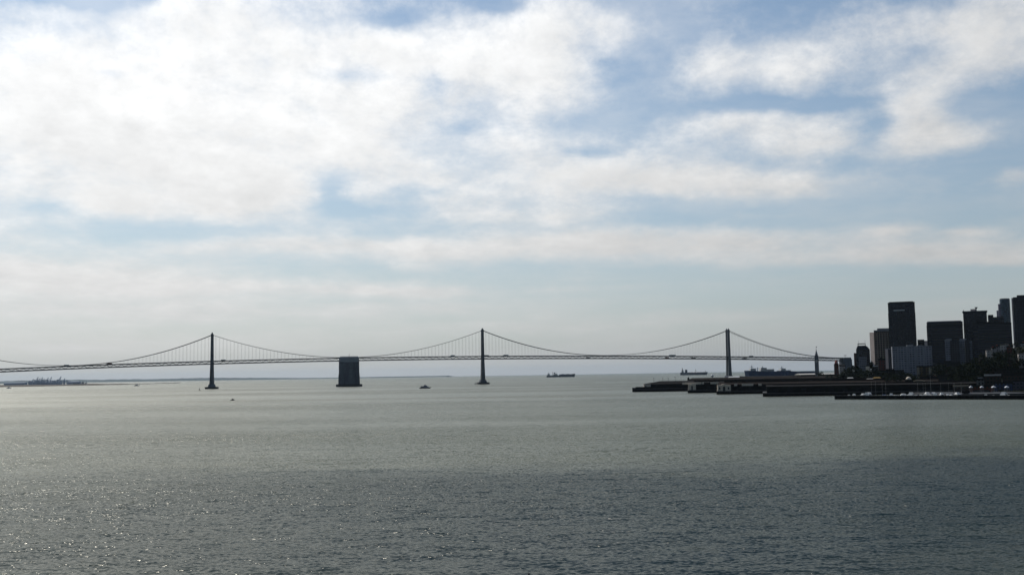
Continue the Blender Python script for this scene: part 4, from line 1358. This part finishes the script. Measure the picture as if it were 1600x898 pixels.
# sheds farther along the waterfront, behind the nearer ones
pE, p = pier('far pier carrying the long brown roofed shed', 1073, 604.5, 330, 50, 3.4)
k = p.y / 1600
sE = pier_shed('long brown roofed shed with a small cupola at its left end', p, 2 * k, 300, 6, 46, 3.4, at(1100, 593.5, p.y).z, at(1100, 590.0, p.y + 22).z, 8 * k, roofm=M_ROOF_B, mon=False)
zc_ = at(1076, 590.5, p.y).z - 3.4
MB().box(1.5 * k, 4.6 * k, 8, 11, 5, zc_).lathe(3 * k, 9.5, [(1.5, zc_), (.2, zc_ + 1.8)], 8).build('cupola', M_SHED, sE)
q = at(1113, 587, p.y + 60)
o = thing('storage_tank', 'small bright white round tank standing above the brown roof', 'tank', (q.x, q.y, 3.4))
MB().lathe(0, 0, [(.5, 0), (.5, q.z - 4.6)], 8).build('stand', M_CONC_D, o)
MB().sphere((0, 0, q.z - 3.4), 2.4, 2.4, 2.4, 12, 8).build('tank', M_WHITE, o, True)
pF, p = pier('farther dark pier below the moored blue ships', 1150, 597.5, 330, 60, 3.4)
k = p.y / 1600
sF = pier_shed('far dark shed with a white roofed end beside the pier tower', p, 4, 320, 6, 50, 3.4, at(1180, 589.5, p.y).z, at(1180, 587.2, p.y + 22).z, 6, mon=False)
c0, c1 = at(1140, 588.3, p.y - 60), at(1156, 588.3, p.y - 60)
o = thing('white_canopy', 'long white canopy roof right of the pier tower foot', 'canopy', (c0.x, p.y - 60, 3.4))
cw = c1.x - c0.x
MB().gable(0, cw, 0, 14, c0.z - 5.2, c0.z - 2.6).build('roof', M_WHITE, o)
ps = MB()
for x in (.5, cw - .5):
    for y in (1, 13): MB().bar((x, y, 0), (x, y, c0.z - 4.6), .5).build('post', M_DARK, o)
pG, p = pier('dark pier in line below the clock tower', 1195, 593.5, 420, 60, 3.4)
sG = pier_shed('dim long shed below the clock tower', p, 4, 400, 6, 50, 3.4, at(1230, 588.0, p.y).z, at(1230, 585.6, p.y + 25).z, 6, mon=False)

# clutter of low roofs on the quay behind the black shed
QUAY = [(1196, 1212, 600, 1150, 'tan'), (1214, 1226, 598.5, 1180, 'pale'), (1228, 1240, 597, 1230, 'tan'), (1243, 1256, 596.5, 1200, 'brown'),
        (1258, 1266, 594.2, 1220, 'white'), (1268, 1282, 594.8, 1260, 'brown'), (1284, 1298, 592.5, 1290, 'tan'), (1306, 1322, 593.8, 1180, 'pale'),
        (1326, 1334, 589.6, 1210, 'white'), (1336, 1352, 592.3, 1170, 'tan'), (1356, 1366, 591.2, 1160, 'pale'), (1368, 1376, 588.9, 1190, 'ochre')]
QL = ['squat tan shed behind the black pier shed, nearest its left end', 'pale roofed hut among the quay sheds below the moored ships', 'tan hut below the second moored ship on the quay',
      'brown hut on the quay left of the brightest little white roof', 'brightest little white roofed hut on the quay below the clock tower', 'brown roofed hut just below the clock tower',
      'tan roofed shed right of the clock tower foot', 'pale roofed shed below the turret building', 'small white gabled hut among the dark waterfront trees',
      'tan roofed shed below the dark waterfront trees', 'pale roofed hut below the conical tree', 'ochre roofed hut below the orange red brick block']
QM = dict(tan=(M_TAN, F_DRK), pale=(M_ROOF_P, F_DRK), brown=(M_ROOF_B, F_BRN), white=(M_WHITE, M_PLASTER), ochre=(mat('ochre_roof', (.3, .2, .08), .8), F_BRN))
for (a, b, yt, Y, mk), lab in zip(QUAY, QL):
    q0, q1 = at(a, yt, Y), at(b, yt, Y)
    w = q1.x - q0.x
    o = thing('quay_shed', lab, 'shed', (q0.x, Y, 3.0), R(random.uniform(-6, 3)), 'low sheds on the quay')
    h = q0.z - 3.0
    MB().box(0, w, 0, 9, 0, h - 1.3).build('wall', QM[mk][1], o)
    MB().gable(-.4, w + .4, -.4, 9.4, h - 1.1, h, w * .1, w * .1, .2).build('roof', QM[mk][0], o)

# ------------------------------------------------------------------ marina
b0, b1 = gnd(1304, 623.4), gnd(1640, 623.6)
o = thing('breakwater', 'long black breakwater wall in front of the marina', 'breakwater', (b0.x, b0.y, 0), math.atan2(b1.y - b0.y, b1.x - b0.x))
L = (b1 - b0).length
zt = at(1304, 617.6, b0.y).z
MB().box(0, L, 0, 2.0, -2, zt - .35).build('wall', M_PILE, o)
MB().box(-.3, L, -.3, 2.3, zt - .35, zt).build('coping', M_CONC_D, o)
pl = MB()
for i in range(int(L / 3)):
    pl.lathe(1 + 3 * i, -.35, [(.3, -2), (.3, zt - .5)], 6)
tag(pl.build('piles', M_PILE, o), kind='stuff')


def boat_proto(kind):
    o = thing('sailing_boat' if kind == 'sail' else 'motor_cruiser', 'x', 'boat')
    hull = MB()
    L, Bm = (10, 3.1) if kind == 'sail' else (9.5, 3.3)
    for_ = []
    for u, kk, z in ((-1, .8, 1.15), (-.5, 1, 1.1), (0, 1, 1.15), (.5, .8, 1.3), (.85, .38, 1.5), (1, .03, 1.6)):
        y = u * L / 2
        for_.append([(Bm / 2 * kk, y, z), (-Bm / 2 * kk, y, z), (-Bm / 2 * kk * .6, y, -.3), (Bm / 2 * kk * .6, y, -.3)])
    hull.loft(for_).build('hull', M_WHITE, o)
    if kind == 'sail':
        MB().loft([[(x, y, 1.1) for x, y in ((1, -2), (1, 1.5), (-1, 1.5), (-1, -2))], [(x, y, 1.75) for x, y in ((.8, -1.9), (.7, 1.0), (-.7, 1.0), (-.8, -1.9))]]).build('cabin', M_WHITE, o)
        MB().bar((0, .6, 1.2), (0, .6, 14), .13).bar((-1.3, .6, 9), (1.3, .6, 9), .08).build('mast', mat('mast_alloy', (.22, .22, .22), .5), o)
        MB().bar((0, .5, 2.6), (0, -3.6, 2.6), .34).build('boom', M_BLUE, o)
    else:
        MB().loft([[(x, y, 1.1) for x, y in ((1.3, -2.6), (1.1, 2.2), (-1.1, 2.2), (-1.3, -2.6))], [(x, y, 2.3) for x, y in ((1.2, -2.4), (.9, 1.2), (-.9, 1.2), (-1.2, -2.4))]]).build('cabin', M_WHITE, o)
        MB().loft([[(x, y, 1.7) for x, y in ((1.29, -2.3), (1.04, 1.76), (-1.04, 1.76), (-1.29, -2.3))], [(x, y, 2.15) for x, y in ((1.25, -2.3), (.97, 1.4), (-.97, 1.4), (-1.25, -2.3))]]).build('windscreen', M_GLASS, o)
        MB().loft([[(x, y, 2.32) for x, y in ((.9, -2.0), (.8, .4), (-.8, .4), (-.9, -2.0))], [(x, y, 3.2) for x, y in ((.8, -1.9), (.6, -.2), (-.6, -.2), (-.8, -1.9))]]).build('flybridge', M_WHITE, o)
    return o


protos = {}
def boat(kind, px, row, label, group, sc_=1.0):
    ydist = b0.y + (b1.y - b0.y) * (px - 1304) / 336.0 + row
    q = at(px, 615, ydist)
    if kind not in protos:
        o = protos[kind] = boat_proto(kind)
    else:
        o = copy_tree(protos[kind])
    o['label'], o['group'] = label, group
    o.location = (q.x, ydist, 0)
    o.rotation_euler = (0, 0, R(random.choice((0, 180)) + random.uniform(-35, 35) - 20))
    o.scale = (sc_, sc_, sc_)
    return o
SL = 'white sailing boat with bare mast berthed behind the black breakwater'
ML = 'white motor cruiser berthed behind the black breakwater'
boat('sail', 1368.5, 30, 'sailing boat with the leftmost tall mast of the marina', 'sailing boats in the marina')
boat('sail', 1455, 24, 'sailing boat with the tallest crosstree mast of the marina', 'sailing boats in the marina', 1.5)
for px, row in ((1362, 42), (1379, 46), (1384, 40), (1434, 40), (1446, 46), (1470, 36), (1483, 44), (1492, 40), (1443, 30), (1502, 48)):
    boat('sail', px, row, SL, 'sailing boats in the marina', random.uniform(.85, 1.05))
boat('motor', 1334, 26, 'largest motor cruiser near the left end of the breakwater', 'motor cruisers in the marina', 1.2)
boat('motor', 1326, 20, 'dim motor cruiser nearest the left end of the breakwater', 'motor cruisers in the marina')
for px, row in ((1347.5, 20), (1354, 26), (1359, 30), (1366, 22), (1387, 18), (1392.5, 22), (1397, 30), (1404, 20), (1409, 30), (1411.5, 38), (1418, 22), (1425, 30),
                (1432, 18), (1437.5, 16), (1441, 34), (1445, 24), (1451, 20), (1458, 28), (1462, 18), (1468, 22), (1475, 26), (1480, 18), (1487, 22), (1497, 18), (1439, 26), (1443, 20), (1447.5, 32), (1449, 38), (1414, 34), (1401, 36), (1422, 38), (1472, 32)):
    boat('motor', px, row, ML, 'motor cruisers in the marina', random.choice((.75, .85, .95, 1.1, 1.3, 1.5)))
boat('motor', 1541, 18, 'lone white boat right of the marina below the third canopy', 'motor cruisers in the marina', 1.0)
boat('motor', 1553, 20, 'small dim boat right of the lone white boat', 'motor cruisers in the marina', .8)
boat('motor', 1570, 18, 'grey cabin boat below the rightmost canopy', 'motor cruisers in the marina', 1.6)
# floating walkways
for i, (pa, pb, row) in enumerate(((1320, 1420, 36), (1424, 1515, 34))):
    ya = b0.y + (b1.y - b0.y) * (pa - 1304) / 336.0 + row
    qa, qb = at(pa, 615, ya), at(pb, 615, ya - 15)
    o = thing('floating_walkway', ('left', 'right')[i] + ' floating walkway between the rows of berthed boats', 'walkway', (qa.x, qa.y, 0), math.atan2(qb.y - qa.y, qb.x - qa.x))
    LL = (qb - qa).length
    MB().box(0, LL, -1.2, 1.2, .1, .7).build('deck', M_TAN, o)
    fg = MB()
    for j in range(int(LL / 8)): fg.box(2 + 8 * j, 2.9 + 8 * j, 1.22, 9, .15, .6)
    fg.build('finger_pontoon', M_TAN, o)

# waterfront stalls at the right edge with blue fronts and white canopies
RW = [('shop_row', 'dark red shop row behind the four small white canopies', 1514, 1552, 603, 905, F_BRICK, None),
      ('shop_row', 'blue fronted shop row behind the rightmost canopy', 1552.5, 1582, 598, 915, facade('facade_blue_shop', (.045, .065, .13), (.02, .03, .04), 3, 3, .5, .6), None),
      ('shop_row', 'lilac grey shop row cut by the right edge', 1582.5, 1625, 595, 925, facade('facade_lilac_shop', (.09, .085, .11), (.02, .03, .04), 3, 3, .5, .6), None),
      ('boat_shed', 'tan low boat shed right of the marina masts', 1489, 1513, 603, 915, F_BRN, M_TAN),
      ('ticket_hut', 'lone grey box hut at the right end of the marina', 1503, 1515, 612.5, 850, M_GREY, None)]
for nm, lab, a, b, yt, Y, m, rm in RW:
    B = block(nm, lab, 'building', a, b, yt, Y, 9, m, 0, z0=2.0, roofm=rm)
    MB().box(-B['W'] * .3, B['W'] * .3, -.14, -.02, .2, min(2.6, B['H'] * .7)).build('door', M_DARK, B['o'])
for i, (px, w_, lab) in enumerate(((1517, 4.2, 'leftmost of the four small white canopies'), (1534, 4.4, 'second small white canopy from the left'),
                                   (1552.5, 5.4, 'third and brightest small white canopy'), (1573, 5.2, 'rightmost of the four small white canopies'))):
    q = at(px, 604.2, 880)
    o = thing('canopy', lab + ' at the waterfront shops', 'canopy', (q.x, 880, 2.5), 0, 'white canopies at the waterfront shops')
    hw_ = w_ * 880 / 3200
    zt = q.z - 2.5 + .3
    MB().loft([[(-hw_, -hw_, zt - .9), (hw_, -hw_, zt - .9), (hw_, hw_, zt - .9), (-hw_, hw_, zt - .9)], [(-hw_, -hw_, zt - .4), (hw_, -hw_, zt - .4), (hw_, hw_, zt - .4), (-hw_, hw_, zt - .4)],
               [(-.1, -.1, zt + .7), (.1, -.1, zt + .7), (.1, .1, zt + .7), (-.1, .1, zt + .7)]]).build('canopy_top', M_CANV, o)
    for x in (-hw_ + .15, hw_ - .15):
        for y in (-hw_ + .15, hw_ - .15): MB().bar((x, y, 0), (x, y, zt - .9), .12).build('post', M_GREY, o)
# quay slab the shops stand on
q0, q1 = at(1486, 616, 845), at(1640, 616, 845)
qs = MB().box(q0.x, q1.x + 40, 846, 935, -2, 2.4).build('quay', M_CONC_D)
tag(qs, 'dark concrete quay under the waterfront shops', 'quay', kind='structure')

# ------------------------------------------------------------------ trees
M_LEAF = mat('dark_leaves', (.020, .028, .014), .8, .5, 1.2)
M_BARK = mat('bark', (.06, .045, .035), .95)
def tree_proto(kind, seed):
    rnd = random.Random(seed)
    o = thing('cypress_tree' if kind == 'cone' else 'broad_tree', 'x', 'tree')
    H = 14.0 if kind == 'cone' else 10.0
    tk = MB().tube([(0, 0, -1), (.1, 0, H * .25), (0, .1, H * .55), (.05, 0, H * .8)], [.4, .3, .2, .08], 7)
    for i in range(6):
        a = rnd.uniform(0, 2 * PI)
        z = H * rnd.uniform(.25, .6)
        r = H * (.22 if kind != 'cone' else .1)
        tk.tube([(0, 0, z), (r * .5 * math.cos(a), r * .5 * math.sin(a), z + r * .4), (r * math.cos(a), r * math.sin(a), z + r)], [.14, .09, .04], 5)
    tk.build('trunk', M_BARK, o)
    cr = MB()
    cl = []
    if kind == 'cone':
        for i in range(26):
            z = rnd.uniform(.12, 1.0)
            r = (1 - z) * 2.7 * rnd.uniform(.5, 1) + .1
            a = rnd.uniform(0, 2 * PI)
            cl.append((r * math.cos(a), r * math.sin(a), z * H, .9 + (1 - z) * .8))
    else:
        for i in range(20):
            a, u = rnd.uniform(0, 2 * PI), rnd.uniform(-.5, 1)
            r = math.sqrt(max(0, 1 - u * u)) * rnd.uniform(.4, 1)
            cl.append((r * 4.3 * math.cos(a), r * 4.3 * math.sin(a), H * .62 + u * H * .36, rnd.uniform(1.0, 1.9)))
    for cx, cy_, cz, rr in cl:
        for i in range(22):
            d = Vector((rnd.gauss(0, 1), rnd.gauss(0, 1), rnd.gauss(0, 1))).normalized() * rr * rnd.uniform(.3, 1.1)
            c = Vector((cx, cy_, cz)) + d
            u = Vector((rnd.gauss(0, 1), rnd.gauss(0, 1), rnd.gauss(0, .7))).normalized()
            v = u.cross(Vector((rnd.gauss(0, 1), rnd.gauss(0, 1), rnd.gauss(0, 1)))).normalized()
            s = rnd.uniform(.28, .6)
            cr.add([c - u * s, c + v * s * .7, c + u * s, c - v * s * .7], [(0, 1, 2, 3)])
    cr.build('crown', M_LEAF, o)
    return o
TP = {}
def tree(kind, px, ytop, Y, label, group):
    key = (kind, random.randint(0, 2))
    if key not in TP:
        o = TP[key] = tree_proto(kind, hash(key[1]) + 5)
    else:
        o = copy_tree(TP[key])
    q = at(px, ytop, Y)
    gz = ground_z(q.x, Y)
    H = 14.0 if kind == 'cone' else 10.3
    h = max(4.0, q.z - gz)
    o['label'], o['group'] = label, group
    o.location = (q.x, Y, gz if q.z - gz > 4 else q.z - 4)
    s = h / H
    o.scale = (s * random.uniform(.85, 1.2), s * random.uniform(.85, 1.2), s)
    o.rotation_euler = (0, 0, random.uniform(0, 6.28))
    return o
tree('cone', 1361.5, 566.5, 1260, 'tall dark conical tree in front of the pinkish ribbed tower', 'dark trees of the waterfront')
tree('broad', 1283, 580.5, 1700, 'dark tree just right of the clock tower foot', 'dark trees of the waterfront')
TL = 'dark leafy tree in the row below the bridge end and small chamfered tower'
for px, yt, Y in ((1322, 578, 1330), (1327, 573, 1340), (1333, 571.5, 1350), (1339, 574.5, 1330), (1345, 576, 1320), (1350, 578.5, 1300), (1355, 579, 1280), (1316, 583, 1340), (1309, 585, 1360), (1367, 578, 1260), (1296, 584.5, 1420), (1374, 581, 1240), (1383, 583, 1220)):
    tree('broad', px, yt, Y, TL, 'dark trees of the waterfront')
TM = 'dark leafy tree among the low buildings below the pale slab and point blocks'
for px, yt, Y in ((1392, 583, 1200), (1400, 584, 1190), (1410, 582, 1200), (1418, 583, 1210), (1426, 584, 1200), (1463, 571, 1200), (1470, 570, 1190), (1478, 573, 1180), (1486, 571, 1180), (1494, 572, 1170), (1501, 568, 1180), (1509, 566, 1170), (1516, 568, 1150), (1468, 583, 1120), (1478, 585, 1100), (1519, 581, 1060), (1527, 577, 1060)):
    tree('broad', px, yt, Y, TM, 'dark trees of the low town')
for px, yt, Y in ((1503, 574, 1120), (1511, 573.5, 1115), (1519, 572, 1110), (1526, 569, 1100), (1507, 580, 1090), (1516, 580, 1085), (1525, 576, 1080), (1533, 573, 1075), (1490, 578, 1130), (1497, 582, 1100), (1484, 580, 1120), (1540, 571, 1060), (1548, 570, 1050), (1455, 584, 1140), (1446, 586, 1150), (1434, 585, 1170), (1428, 590, 1080), (1403, 589, 1090), (1395, 588, 1110), (1386, 590, 1100), (1496, 573, 1050), (1501, 571, 1045), (1507, 569.5, 1045), (1512, 571, 1035), (1518, 567.5, 1045), (1524, 569, 1035), (1504, 577, 1025), (1513, 576, 1020), (1521, 575, 1020), (1499, 581, 1020), (1500, 590, 1010), (1510, 588, 1010), (1520, 588, 1000)):
    tree('broad', px, yt, Y, TM, 'dark trees of the low town')
TH_ = 'dark leafy tree on the steep hillside at the right'
for px, yt, Y in ((1522, 561, 1090), (1530, 556, 1085), (1537, 552, 1085), (1546, 549.5, 1100), (1552, 553, 1060), (1559, 551, 1065), (1566, 547, 1080), (1574, 545.5, 1095), (1581, 539, 1120), (1587, 534.5, 1140), (1585, 547, 1080), (1592, 541, 1100), (1600, 533, 1140), (1597, 546, 1070), (1541, 558, 1050), (1550, 561, 1040), (1561, 559, 1045), (1570, 556, 1050), (1579, 553, 1055), (1588, 558, 1040), (1598, 561, 1035), (1606, 541, 1110), (1606, 552, 1060), (1532, 566, 1050), (1568, 566, 1035), (1584, 568, 1030), (1580, 536, 1150)):
    tree('broad', px, yt, Y, TH_, 'dark trees of the hillside')

# ---- what sets the look-alikes apart is their order along the row
def order(objs, fmt, n=16):
    objs = sorted(objs, key=lambda o: o.location.x / o.location.y)
    for i, o in enumerate(objs): o['label'] = fmt.format(ORD[i])
allo = [o for o in bpy.data.objects if o.parent is None and 'label' in o]
sb = [o for o in allo if o['label'] == SL]
order(sb, '{} from the left of the smaller masted sailing boats in the marina')
mc = sorted([o for o in allo if o['label'] == ML], key=lambda o: o.location.x / o.location.y)
h_ = len(mc) // 2
order(mc[:h_], '{} white motor cruiser from the left in the marina, before the tallest mast')
order(mc[h_:], '{} white motor cruiser of the right half of the marina')
TR = [o for o in allo if o['label'] == TL]
order(TR, '{} dark tree from the left in the row below the bridge end')
TMs = [o for o in allo if o['label'] == TM]
def chunks(objs, keyf, fmts):
    objs = sorted(objs, key=keyf)
    n = math.ceil(len(objs) / len(fmts))
    for i, f in enumerate(fmts): order(objs[i * n:(i + 1) * n], f)
chunks(TMs, lambda o: o.location.y, ['{} dark tree from the left in the low town, front row by the marina', '{} dark tree from the left in the low town, second row',
                                      '{} dark tree from the left in the low town, third row', '{} dark tree from the left in the low town, fourth row', '{} dark tree from the left in the low town, back row under the towers'])
chunks([o for o in allo if o['label'] == TH_], lambda o: -(o.location.z + o.scale.z * 10), ['{} dark tree from the left along the hill crest', '{} dark tree from the left just under the hill crest',
                                      '{} dark tree from the left on the middle hillside', '{} dark tree from the left at the foot of the hill'])

# the ends of the finger piers are cut on the skew
for o in [o for o in allo if o.name.split('.')[0] in ('pier', 'pier_shed')]:
    k = o.location.x / o.location.y
    st_ = children(o)
    while st_:
        c = st_.pop()
        st_ += children(c)
        for v in c.data.vertices: v.co.x += k * v.co.y
